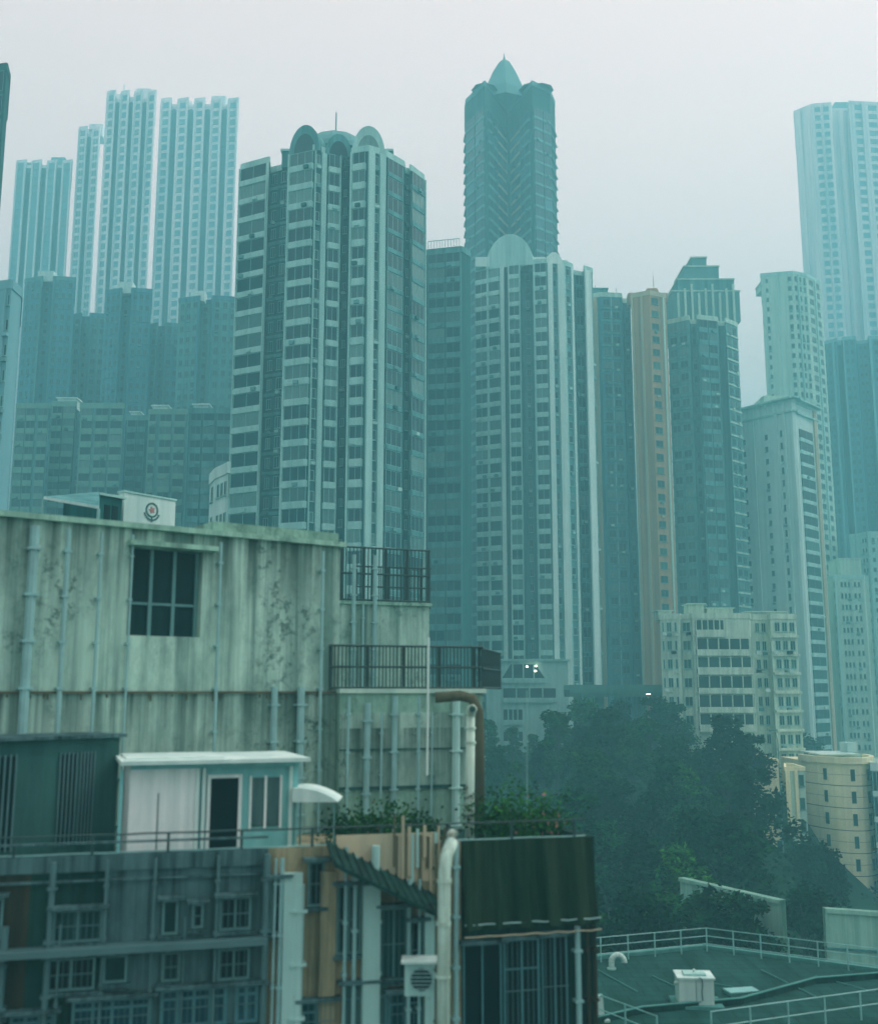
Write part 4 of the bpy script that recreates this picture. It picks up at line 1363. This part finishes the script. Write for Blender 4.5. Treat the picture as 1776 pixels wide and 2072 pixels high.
# ------------------------------------------------------------------ terrace building in front
f0 = at(-60, 1700, 23.9); f1 = at(1186, 1860, 27.5)
f0 = Vector((f0.x, f0.y, 0)); f1 = Vector((f1.x, f1.y, 0))
T_GREY = plaster('blue_grey_wall', (0.14, 0.18, 0.19), (0.004, 0.016, 0.018), .97, .5, 2.6)
T_BROWN = plaster('brown_wall', (0.08, 0.05, 0.03), (0.006, 0.010, 0.009), .95, .5, 2.4)
T_GREEN = plaster('dark_green_wall', (0.02, 0.06, 0.05), (0.002, 0.012, 0.011), .95, .4, 2.4)
T_YEL = plaster('ochre_wall', (0.42, 0.36, 0.22), (0.06, 0.08, 0.05), .9, .5, 2.4)
zpar = 46.42
def X(px): return along(px, f0, f1)
def facade_building(label, px0, px1, sections, name='tenement'):
    x0, x1 = X(px0), X(px1)
    u = (f1 - f0).normalized()
    o = f0 + u * x0
    root = empty(name, (o.x, o.y, 4), label, 'building')
    Mf, af, lf = frame_mat(o, f0 + u * x1, 4, (o.x, o.y, 4))
    return root, Mf, x1 - x0, o, af
depthT = 7.5
# left tenement
rt, Mt, lt, ot, at_ = facade_building('dark tenement under the long terrace railing, rows of black windows', -60, 560, None)
w = MB()
Ht = zpar - 4
def tz(py, D=24.8): return zat(py, D) - 4
segs = [(-60, 108, T_BROWN), (108, 250, T_GREEN), (250, 560, T_GREY)]
for pa, pb, mm in segs:
    xa, xb = X(pa) - X(-60), X(pb) - X(-60)
    w.box(xa, xb, 0, 1.2, 0, Ht - .35, mm, Mt)
w.box(0, lt, .02, depthT, 0, z_terr - 4, FLOORM, Mt)
w.build('wall', rt)
w = MB()
w.box(0, lt, -.08, .2, Ht - .345, Ht, T_GREY, Mt); w.build('parapet', rt)
w = MB()
for py, dd, tt in ((1905, .5, .14), (1775, .1, .05), (1700, .12, .04)):
    w.box(0.01, lt - .01, -dd, -.002, tz(py) - tt, tz(py), T_GREY if py != 1905 else PIPED, Mt)
w.build('ledge', rt)
wins = []
def fwin(px0, px1, y0, y1, n=1, tr=False, D=25.0, fw=.05):
    xa, xb = X(px0), X(px1)
    u = (f1 - f0).normalized()
    c = f0 + u * ((xa + xb) / 2)
    return (Vector((c.x, c.y, zat(y1, D))), at_, xb - xa, zat(y0, D) - zat(y1, D), .05, n, False, tr, fw)
for a_ in ((155, 250, 1830, 1895, 1), (18, 60, 1800, 1880, 0), (362, 392, 1820, 1890, 0), (470, 530, 1820, 1888, 1), (668 - 250, 440, 1830, 1880, 0),
           (150, 240, 1925, 1990, 1), (365, 400, 1925, 1985, 0), (470, 530, 1925, 1990, 1), (20, 65, 1935, 2000, 1), (255, 300, 1925, 1980, 0)):
    wins.append(fwin(*a_))
put_windows(rt, wins, (ot.x, ot.y, 4), 100, GLK, FRD, near=True)
wins = []
for a_ in ((200, 350, 2010, 2085, 3), (365, 490, 2000, 2080, 3), (505, 548, 2000, 2080, 1), (10, 70, 2040, 2100, 1), (85, 170, 2030, 2100, 2)):
    wins.append(fwin(*a_, True, 25.0, .07))
put_windows(rt, wins, (ot.x, ot.y, 4), 100, GLB, FRC, near=True)
for px, r in ((12, .04), (55, .085), (140, .07), (160, .03), (243, .04), (335, .035), (395, .025), (455, .04), (548, .08)):
    downpipe(rt, Mt, X(px) - X(-60), 20, Ht - random.choice((.1, .1, 1.4)), r, .15, PIPED, lean=.12)


# middle tenement with the sloping awning
rm, Mm, lm_, om, am = facade_building('ochre middle tenement with a slanting lean-to roof and tall black openings', 560, 930, None)
w = MB()
x_off = X(560)
w.box(.003, lm_, 0, depthT, 0, z_terr - 4, T_YEL, Mm)
w.box(.003, lm_, 0, .3, z_terr - 4 + .003, Ht, T_YEL, Mm)
for px0, px1, y0, y1, m, d in ((690, 880, 1690, 1790, W_SAND, .06), (590, 625, 1760, 2100, W_PALE, .25), (660, 690, 1760, 2100, T_YEL, .15), (740, 772, 1790, 2100, W_PALE, .3), (858, 884, 1850, 2100, W_PALE, .2)):
    w.box(X(px0) - x_off, X(px1) - x_off, -d, -.001, max(0, tz(y1, 26)), tz(y0, 26), m, Mm)
w.build('wall', rm)
w = MB()
def PM(px, py, out): 
    v = Mm @ Vector((X(px) - x_off, -out, tz(py, 26)))
    return v
A, B, Cc, Dd = PM(672, 1700, .0), PM(885, 1822, .0), PM(885, 1850, 1.3), PM(672, 1728, 1.3)
th = Vector((0, 0, -.1))
w.quad([A, Dd, Cc, B], T_GREEN); w.quad([A + th, B + th, Cc + th, Dd + th], T_GREEN); w.quad([Dd, Dd + th, Cc + th, Cc], T_GREEN)
w.quad([A, A + th, Dd + th, Dd], T_GREEN); w.quad([B, Cc, Cc + th, B + th], T_GREEN)
for i in range(14):
    t = i / 13
    w.tube([A.lerp(B, t) + Vector((0, 0, .03)), Dd.lerp(Cc, t) + Vector((0, 0, .03))], .03, T_GREEN, 5)
w.build('lean_to_roof', rm)
wins = []
for a_ in ((556 + 10, 596, 1770, 1880, 0), (636, 668, 1740, 1830, 0), (692, 738, 1790, 1930, 1), (774, 828, 1840, 1990, 1), (830, 858, 1870, 1990, 0)):
    wins.append(fwin(*a_, False, 26))
put_windows(rm, wins, (om.x, om.y, 4), 100, GLK, FRD, near=True)
wins = [fwin(705, 790, 1990, 2100, 1, True, 26, .05), fwin(792, 855, 2015, 2100, 1, True, 26, .05), fwin(625, 690, 2020, 2100, 1, True, 26, .05)]
put_windows(rm, wins, (om.x, om.y, 4), 100, GL, FRC, near=True)
for px, r, m in ((566, .03, PIPE), (578, .05, PIPE), (612, .12, W_PALE), (700, .04, PIPE), (718, .05, PIPE), (756, .10, W_PALE), (820, .05, PIPE), (840, .03, PIPE), (872, .04, RUST), (910, .06, PIPE)):
    downpipe(rm, Mm, X(px) - x_off, 22, Ht - random.choice((.0, .2, .8)), r, .18, m, lean=.1)
w = MB()
for px in range(800, 900, 7):
    x = X(px + random.uniform(-2, 2)) - x_off
    t = tz(random.uniform(1650, 1700), 26); b_l = tz(random.uniform(1740, 1830), 26)
    w.box(x - .015, x + random.uniform(.02, .06), -.09 - random.random() * .05, -.062, b_l, t, random.choice((W_SAND, W_PALE, RUST)), Mm)
w.build('bamboo_pole', rm)
# big pale standing pipe in front
w = MB()
P0, P1 = at(893, 2120, 24.6), at(899, 1765, 24.9)
w.tube([(P0.x, P0.y, P0.z - 3), P1, (P1.x + .05, P1.y + .05, P1.z + .35), (P1.x + .16, P1.y + .25, P1.z + .6), (P1.x + .2, P1.y + .8, P1.z + .7)], .145, VP, 14)
for t in (.1, .4, .7, .95):
    v = P0.lerp(P1, t)
    w.lathe([(.17, -.04), (.17, .04)], VP, 14, v)
tag(w.build('flue_pipe', smooth=True), 'thick pale flue pipe rising between the ochre wall and the netted building', 'pipe')
# small awning box
sb = empty('air_conditioner', (0, 0, 0), 'boxed outdoor unit under a small white tray awning on the ochre wall', 'air conditioner')
a_, b_2 = at(812, 1945, 25.2), at(884, 1945, 25.4)
w = MB(); w.box(a_.x, b_2.x, 24.9, 25.5, a_.z, a_.z + .05, W_WHITE)
w.build('awning', sb)
w = MB(); w.box(a_.x + .08, b_2.x - .08, 25.02, 25.48, a_.z - .7, a_.z - .004, W_PALE)
w.build('casing', sb)
w = MB()
w.tube([(a_.x + .45, 25.015, a_.z - .35), (a_.x + .45, 25.0, a_.z - .35)], .24, GLK, 16)
for k in range(6):
    w.box(a_.x + .2, a_.x + .7, 24.985, 24.998, a_.z - .55 + .08 * k, a_.z - .53 + .08 * k, PIPE)
w.build('fan_grille', sb)
w = MB()
for xx in (a_.x + .15, b_2.x - .2):
    w.box(xx, xx + .05, 24.95, 26.2, a_.z - .76, a_.z - .705, PIPE)
w.build('bracket', sb)

# right netted building
NET, tN, bN = new_mat('green_scaffold_net')
tcN = tN.nodes.new('ShaderNodeTexCoord')
mpN = tN.nodes.new('ShaderNodeMapping'); mpN.inputs['Scale'].default_value = (1.4, 1.4, .05)
tN.links.new(tcN.outputs['Object'], mpN.inputs['Vector'])
fN = ramp(tN, nodes_noise(tN, mpN.outputs[0], 1, 5, .6), .38, .66)
wv = tN.nodes.new('ShaderNodeTexWave'); wv.bands_direction = 'Z'; wv.inputs['Scale'].default_value = 9
tN.links.new(tcN.outputs['Object'], wv.inputs['Vector'])
cN = mix(tN, fN, (0.003, 0.026, 0.012), (0.03, 0.06, 0.032))
tN.links.new(mix(tN, .12, cN, wv.outputs['Color'], 'MULTIPLY'), bN.inputs['Base Color'])
bN.inputs['Roughness'].default_value = .9
bN.inputs['Specular IOR Level'].default_value = 0.08
rn, Mn, ln_, on, an = facade_building('building wrapped in dark green netting, right end of the terrace row', 930, 1186, None)
x_off = X(930)
w = MB()
w.box(.003, ln_, 0, depthT, 0, z_terr - 4, T_GREEN, Mn)
w.box(.003, ln_, 0, .25, z_terr - 4 + .003, Ht, T_GREEN, Mn)
w.box(ln_ - .25, ln_ + .001, .26, depthT, z_terr - 4 + .004, Ht - .003, T_GREEN, Mn)
w.build('wall', rn)
# net hanging in shallow folds, bellying out at the bottom
w = MB(); s_ = w.slot(NET)
nxn, nzn = 48, 14
zn0, zn1 = tz(1872, 27), Ht + .02
for j in range(nzn + 1):
    for i in range(nxn + 1):
        fx, fz = i / nxn, j / nzn
        out = .12 + .10 * math.sin(fx * 31) * (1 - fz * .6) + .2 * (1 - fz) + .05 * math.sin(fx * 83)
        xx = fx * (ln_ - .16 + .10 * (1 - fz))
        w.v.append(tuple(Mn @ Vector((xx, -out, zn0 + (zn1 - zn0) * fz))))
for j in range(nzn):
    for i in range(nxn):
        k = j * (nxn + 1) + i
        w.f.append((k, k + 1, k + nxn + 2, k + nxn + 1)); w.mi.append(s_)
w.build('scaffold_net', rn, smooth=True)
w = MB()
for py, m in ((1862, PIPE), (1886, W_SAND)):
    w.tube([Mn @ Vector((ln_ * i / 12, -.34 - .02 * math.sin(i * 2.1), tz(py, 27) + .015 * math.sin(i * 3.3))) for i in range(13)], .018, m, 5)
w.build('net_rope', rn)
wins = [fwin(932, 1004, 1905, 2110, 1, False, 27, .035), fwin(1008, 1075, 1900, 2110, 1, True, 27, .045), fwin(1080, 1128, 1898, 2105, 1, False, 27, .035)]
put_windows(rn, wins, (on.x, on.y, 4), 100, GLK, FRC, near=True)
for px, r, m in ((1146, .07, PIPE), (1165, .04, T_BROWN), (1178, .05, T_BROWN)):
    downpipe(rn, Mn, X(px) - x_off, 22, tz(1880, 27), r, .15, m)

# terrace railing running along all three
u = (f1 - f0).normalized()
rr = empty('terrace_railing', (f0.x, f0.y, zpar), 'long thin railing along the terrace edge above the dark tenements', 'railing')
Mr, ar, lr = frame_mat(f0, f0 + u * (X(1170)), zpar, (f0.x, f0.y, zpar))
w = MB()
for hh, r_ in ((.42, .022), (.03, .018)):
    w.tube([Mr @ Vector((lr * i / 30, .02, hh + .006 * math.sin(i * 1.7))) for i in range(31)], r_, IRON if hh > .1 else FR, 6)
w.build('rail', rr)
for i in range(9):
    w = MB(); x = .9 + (lr - 1.2) * i / 8
    w.box(x - .03, x + .03, 0, .05, 0, .41, IRON, Mr); w.build('post', rr)

# shed on the terrace
SHW = plaster('white_painted_sheet', (1.35, 0.9, 0.88), (0.55, 0.52, 0.50), .5, .25, 2.5)
SHT = plaster('teal_painted_sheet', (0.40, 0.60, 0.60), (0.18, 0.38, 0.39), .5, .3, 2)
a_, b_2 = at(262, 1600, 26.6), at(604, 1600, 28.0)
Ms, as_, ls_ = frame_mat(a_, b_2, z_terr, (a_.x, a_.y, z_terr))
sh = empty('rooftop_shed', (a_.x, a_.y, z_terr), 'white and teal rooftop shed with thin flat roof and open doorway', 'shed')
zr1 = zat(1527, 27.3) - z_terr
w = MB()
xw = along(420, a_, b_2)
w.box(0, xw, 0, 2.6, 0, zr1 - .2, SHW, Ms)
w.box(xw + .003, ls_, .1, 2.6, 0, zr1 - .2, SHT, Ms)
w.box(0, ls_, -.06, 0, zr1 - .32, zr1 - .2, SHT, Ms)
w.build('wall', sh)
w = MB()
w.box(-.25, ls_ + .2, -.45, 2.9, zr1 - .195, zr1 - .1, W_WHITE, Ms)
w.box(-.1, ls_ * .55, .2, 2.5, zr1 - .097, zr1 - .06, W_WHITE, Ms)
w.build('roof', sh)
w = MB()
xd0, xd1 = along(446, a_, b_2), along(500, a_, b_2)
w.box(xd0, xd1, .05, .095, 0, zr1 - .6, GLK, Ms)
w.box(xd0 - .09, xd0 - .001, -.0, .096, 0, zr1 - .5, SHW, Ms); w.box(xd1 + .001, xd1 + .09, -.0, .096, 0, zr1 - .5, SHW, Ms)
w.box(xd0 - .09, xd1 + .09, .003, .096, zr1 - .58, zr1 - .499, SHW, Ms)
w.build('doorway', sh)
w = MB()
xd0, xd1 = along(525, a_, b_2), along(580, a_, b_2)
w.box(xd0, xd1, .04, .095, .9, zr1 - .6, GL, Ms)
for xx in (xd0 - .05, (xd0 + xd1) / 2 - .03, xd1):
    w.box(xx, xx + .06, .01, .094, .85, zr1 - .55, SHW, Ms)
w.build('window', sh)
for px in (272, 420, 432, 600):
    w = MB()
    xx = along(px, a_, b_2); w.box(xx - .04, xx + .04, -.08, -.002, 0, zr1 - .33, W_WHITE if px != 272 else SHT, Ms)
    w.build('corner_post', sh)
w = MB()
w.box(along(345, a_, b_2) - .012, along(345, a_, b_2) + .012, -.02, -.001, 0, zr1 - .9, T_GREY, Ms)
w.build('seam_strip', sh)
ax = empty('rooftop_annex', (0, 0, 0), 'dark low annex with slatted openings on the terrace, left of the white shed', 'annex')
aa, ab_ = at(-70, 1480, 25.6), at(243, 1480, 28.6)
Ma, _, la = frame_mat(aa, ab_, z_terr)
ha = zat(1486, 27.4) - z_terr
w = MB(); w.box(0, la, 0, 1.6, 0, ha - .12, DARKW, Ma); w.build('wall', ax)
w = MB(); w.box(-.1, la + .1, -.2, 1.9, ha - .117, ha - .03, T_GREY, Ma); w.build('roof', ax)
for px0, px1 in ((20, 64), (150, 182), (190, 216)):
    w = MB(); xa, xb = along(px0, aa, ab_), along(px1, aa, ab_)
    w.box(xa, xb, -.03, -.002, .5, ha - .5, GLK, Ma)
    for k in range(5):
        xx = xa + (xb - xa) * k / 4
        w.box(xx - .02, xx + .02, -.06, -.031, .45, ha - .45, PIPED, Ma)
    w.build('window', ax)
# lean-to box right of the shed
w = MB()
a2, b2 = at(585, 1600, 28.6), at(600, 1600, 28.6)
# parasol / tarpaulin
pr_ = empty('canopy', at(640, 1700, 28.4), 'small white domed tarpaulin canopy beside the shed', 'canopy')
o_ = pr_.location
zc_ = zat(1618, 28.4) - o_.z
w = MB()
n = 18
sec = []
for i in range(n + 1):
    t = i / n
    x = -.55 + 1.15 * t
    z = zc_ + .34 * math.sin(math.pi * min(1, (.42 + t * .58))) ** .8 if t < 1 else zc_
    sec.append((x, z))
for i in range(n):
    (x0_, z0_), (x1_, z1_) = sec[i], sec[i + 1]
    w.quad([(x0_, -.7, z0_), (x1_, -.7, z1_), (x1_, .7, z1_), (x0_, .7, z0_)], W_WHITE)
    w.quad([(x0_, -.7, zc_), (x1_, -.7, zc_), (x1_, -.7, z1_), (x0_, -.7, z0_)], W_WHITE)
w.build('tarpaulin', pr_)
for xx in (-.5, .5):
    w = MB(); w.tube([(xx, -.6, -1.2), (xx, -.6, zc_ + .03)], .025, FRD, 6); w.tube([(xx, .6, -1.2), (xx, .6, zc_ + .03)], .025, FRD, 6); w.build('post', pr_)

# potted plants on the terrace
def pot_plant(px, D, s, label, flower=False):
    q = at(px, 1650, D)
    r = empty('potted_plant', (q.x, q.y, z_terr), label, 'plant', 'potted plants on the terrace')
    w = MB(); w.lathe([(.01, 0), (.16, 0), (.22, .35), (.2, .36), (.01, .33)], RUST, 14); w.build('pot', r)
    w = MB()
    for i in range(520):
        d = Vector((random.gauss(0, .28), random.gauss(0, .2), abs(random.gauss(.35, .25)) + .3)) * s
        u_ = Vector((random.gauss(0, 1), random.gauss(0, 1), random.gauss(0, 1))).normalized() * .06
        v_ = u_.orthogonal() * .6
        m = LEAF if not (flower and random.random() < .06) else EMR
        w.quad([d - u_, d + v_, d + u_, d - v_], m)
    w.build('foliage', r)
for px, s, lb, fl_ in ((700, 1.0, 'potted shrub on the terrace just right of the domed canopy', False), (745, .9, 'low potted shrub with a few red flowers on the terrace', True),
                   (790, 1.2, 'tallest potted shrub in the middle of the terrace edge', False), (845, 1.0, 'potted shrub right of the tallest one on the terrace', False),
                   (1000, 1.3, 'large leafy potted shrub right of the white vent pipe', False), (1050, 1.5, 'bushiest potted shrub by the thin aerial', False), (1105, 1.2, 'last potted shrub before the end of the terrace', True)):
    pot_plant(px, 28.2 + random.uniform(0, 1), s, lb, fl_)

# ------------------------------------------------------------------ green roof building lower right
G_ROOF, tG, bG = new_mat('green_roof_coating')
tcG = tG.nodes.new('ShaderNodeTexCoord')
fG = ramp(tG, nodes_noise(tG, tcG.outputs['Object'], .35, 8, .7), .36, .64)
mpG = tG.nodes.new('ShaderNodeMapping'); mpG.inputs['Scale'].default_value = (1.2, .12, 1)
tG.links.new(tcG.outputs['Object'], mpG.inputs['Vector'])
fG2 = ramp(tG, nodes_noise(tG, mpG.outputs[0], 1, 5, .7), .4, .7)
cG = mix(tG, fG, (0.003, 0.045, 0.034), (0.010, 0.085, 0.07))
cG = mix(tG, .5, cG, mix(tG, fG2, (0.004, 0.05, 0.04), (0.03, 0.14, 0.13)))
bk = tG.nodes.new('ShaderNodeTexBrick')          # felt strips and their lapped seams
bk.inputs['Scale'].default_value = .35
bk.inputs['Mortar Size'].default_value = .012
bk.inputs['Color1'].default_value = (1, 1, 1, 1); bk.inputs['Color2'].default_value = (.78, .8, .8, 1)
bk.inputs['Mortar'].default_value = (.35, .4, .4, 1)
tG.links.new(tcG.outputs['Object'], bk.inputs['Vector'])
cG = mix(tG, .9, cG, bk.outputs['Color'], 'MULTIPLY')
tG.links.new(cG, bG.inputs['Base Color'])
bG.inputs['Roughness'].default_value = .9
bG.inputs['Specular IOR Level'].default_value = .15
zg = 38.0
k0 = onz(1100, 1954, zg); k1 = onz(1425, 1921, zg); k2 = onz(1900, 1985, zg); k3 = onz(1990, 2300, zg); k4 = onz(1060, 2300, zg)
gb = empty('flat_roof_building', (k1.x, k1.y, 2), 'building with a wide flat green roof, bottom right', 'building')
def lo(v): return (v.x - k1.x, v.y - k1.y)
w = MB()
poly = [lo(v) for v in (k4, k3, k2, k1, k0)]
w.prism(poly, 0, zg - 2 - .01, W_TEAL)
w.build('wall', gb)
w = MB(); w.quad([(x, y, zg - 2) for x, y in poly], G_ROOF)
w.build('roof', gb)
KERB = plaster('roof_kerb', (0.16, 0.30, 0.28), (0.07, 0.17, 0.15), .4, .5, 2)
w = MB()
for p_, q_ in ((k1, k0), (k2, k1)):
    M_, _, l_ = frame_mat(q_, p_, zg, (k1.x, k1.y, 2))
    w.box(0, l_, .0, .25, .003, .16, KERB, M_)
w.build('kerb', gb)
RAIL = plain('galvanised_rail', (0.42, 0.58, 0.56), .45)
def pipe_rail(label, pts, h=1.05, n=3, sp=1.2, z=zg):
    r = empty('roof_railing', (pts[0].x, pts[0].y, z), label, 'railing', 'railings round the green roof')
    o = pts[0]
    for i in range(len(pts) - 1):
        a, b = pts[i], pts[i + 1]
        w = MB()
        for k in range(n):
            hh = h * (k + 1) / n
            w.tube([(a.x - o.x, a.y - o.y, hh), (b.x - o.x, b.y - o.y, hh)], .022, RAIL, 6)
        w.build('rail', r)
        L_ = (b - a).length
        m = max(1, int(L_ / sp))
        for j in range(m + (1 if i == len(pts) - 2 else 0)):
            p = a.lerp(b, j / m)
            w = MB(); w.tube([(p.x - o.x, p.y - o.y, 0), (p.x - o.x, p.y - o.y, h + .02)], .032, RAIL, 6); w.build('post', r)
pipe_rail('pale pipe railing round the far corner of the green roof', [k0 + Vector((0, -.4, 0)), k1 + Vector((0, -.5, 0)), k2 + Vector((0, -.4, 0))], 1.05, 3, 1.25)
n0, n1, n2 = onz(1150, 2046, zg), onz(1330, 2120, zg), onz(1420, 2180, zg)
pipe_rail('near pipe railing crossing the bottom left of the green roof', [n0, n1], 1.0, 2, 1.5)
n3, n4 = onz(1440, 2110, zg), onz(1880, 2045, zg)
pipe_rail('near pipe railing rising to the right along the bottom of the green roof', [n3, n4], 1.0, 2, 1.6)
# raised ledge across the roof
w = MB()
lp = [onz(1188, 2078, zg), onz(1300, 2052, zg), onz(1500, 2034, zg), onz(1650, 1992, zg), onz(1900, 1972, zg)]
for i in range(len(lp) - 1):
    M_, _, l_ = frame_mat(lp[i], lp[i+1], zg, (k1.x, k1.y, 2))
    w.box(0, l_, 0, .3, .004, .22, T_GREEN, M_)
    w.box(-.02, l_ + .02, -.03, .1, .224 + .002 * i, .26 + .002 * i, KERB, M_)
w.build('roof_ledge', gb)
# cables / conduits on the roof
w = MB()
for k in range(5):
    p_ = onz(1210 + 110 * k, 1965 + 12 * (k % 3), zg); q_ = onz(1290 + 120 * k, 2010 + 9 * (k % 2), zg)
    w.tube([p_ + Vector((-k1.x, -k1.y, .03 - 2)), q_ + Vector((-k1.x, -k1.y, .03 - 2))], .03, KERB, 5)
w.build('conduit', gb)

# gooseneck vent
v_ = onz(1250, 1962, zg)
gv = empty('gooseneck_vent', v_, 'pale ribbed gooseneck vent bent over on the green roof', 'vent')
w = MB()
pts = [(-.28, 0, 0), (-.28, 0, .25)] + [(-.28 * math.cos(math.pi * i / 14), 0, .3 + .28 * math.sin(math.pi * i / 14)) for i in range(15)]
w.tube(pts, .125, W_WHITE, 14)
for i in range(0, 15, 2):
    t = math.pi * i / 14
    c_ = Vector((-.28 * math.cos(t), 0, .3 + .28 * math.sin(t))); d_ = Vector((math.sin(t), 0, math.cos(t))) * .012
    w.tube([c_ - d_, c_ + d_], .137, W_PALE, 14)
w.build('duct', gv, smooth=True)
w = MB(); w.lathe([(.2, 0), (.2, .06), (.125, .08)], W_PALE, 16, (-.28, 0, 0)); w.build('flange', gv)
# tank box
v_ = onz(1406, 2034, zg)
tb = empty('roof_tank', v_, 'white square water tank with lid and hanging cable, on the green roof', 'tank', rz=R(-4))
w = MB()
w.box(-.66, .66, -.5, .6, .12, 1.05, W_WHITE)
w.build('body', tb)
w = MB(); w.box(-.72, .72, -.56, .66, 1.054, 1.12, W_WHITE); w.box(-.42, .42, -.3, .35, 1.122, 1.2, W_PALE)
w.lathe([(.05, 0), (.05, .1), (.01, .13)], W_WHITE, 10, (0, 0, 1.2)); w.build('lid', tb)
w = MB(); w.tube([(.1, -.57, 1.14), (.2, -.58, 1.1), (.24, -.53, .9), (.2, -.53, .6), (.22, -.53, .3)], .018, T_GREY, 6)
w.box(-.02, -.005, -.515, -.501, .15, 1.0, T_GREY); w.build('cable', tb)
w = MB(); w.tube([(-.66, -.2, .85), (-.8, -.2, .85)], .06, W_WHITE, 10); w.build('valve', tb)
w = MB(); w.box(-.9, 1.0, -.7, .8, .003, .115, KERB); w.build('plinth', tb)
# flared pedestal
v_ = onz(1212, 2064, zg)
pd = empty('vent_stack', v_, 'short flared white vent stack at the lower left of the green roof', 'vent')
w = MB(); w.lathe([(.5, 0), (.5, .07), (.3, .16), (.24, .3), (.2, .8), (.22, .86), (.01, .88)], W_WHITE, 4); w.build('stack', pd, rz=R(45))
w = MB(); w.box(-.12, -.04, -.2, -.15, .84, .95, W_PALE); w.box(.04, .12, -.2, -.15, .84, .95, W_PALE); w.build('lug', pd)
# small hatch
v_ = onz(1500, 2012, zg)
w = MB(); w.box(-.6, .6, -.3, .3, 0, .12, KERB); w.box(-.64, .64, -.34, .34, .122, .17, RAIL)
hb = w.build('roof_hatch', loc=v_, rz=R(12)); tag(hb, 'low flat hatch lying on the green roof right of the tank', 'hatch')

# ------------------------------------------------------------------ haze
hz, tH, bH = new_mat('haze_air')
tH.nodes.remove(bH)
pv = tH.nodes.new('ShaderNodeVolumePrincipled')
pv.inputs['Color'].default_value = (*HAZE_COLOR, 1)
pv.inputs['Density'].default_value = HAZE_DENSITY
pv.inputs['Anisotropy'].default_value = 0.1
tH.links.new(pv.outputs[0], tH.nodes['Material Output'].inputs['Volume'])
w = MB()
w.box(-1250, 1250, -320, 1650, 1.0, CZ + 217, hz)
tag(w.build('haze'), 'thick pale mist filling the air between the towers', 'haze', kind='stuff')
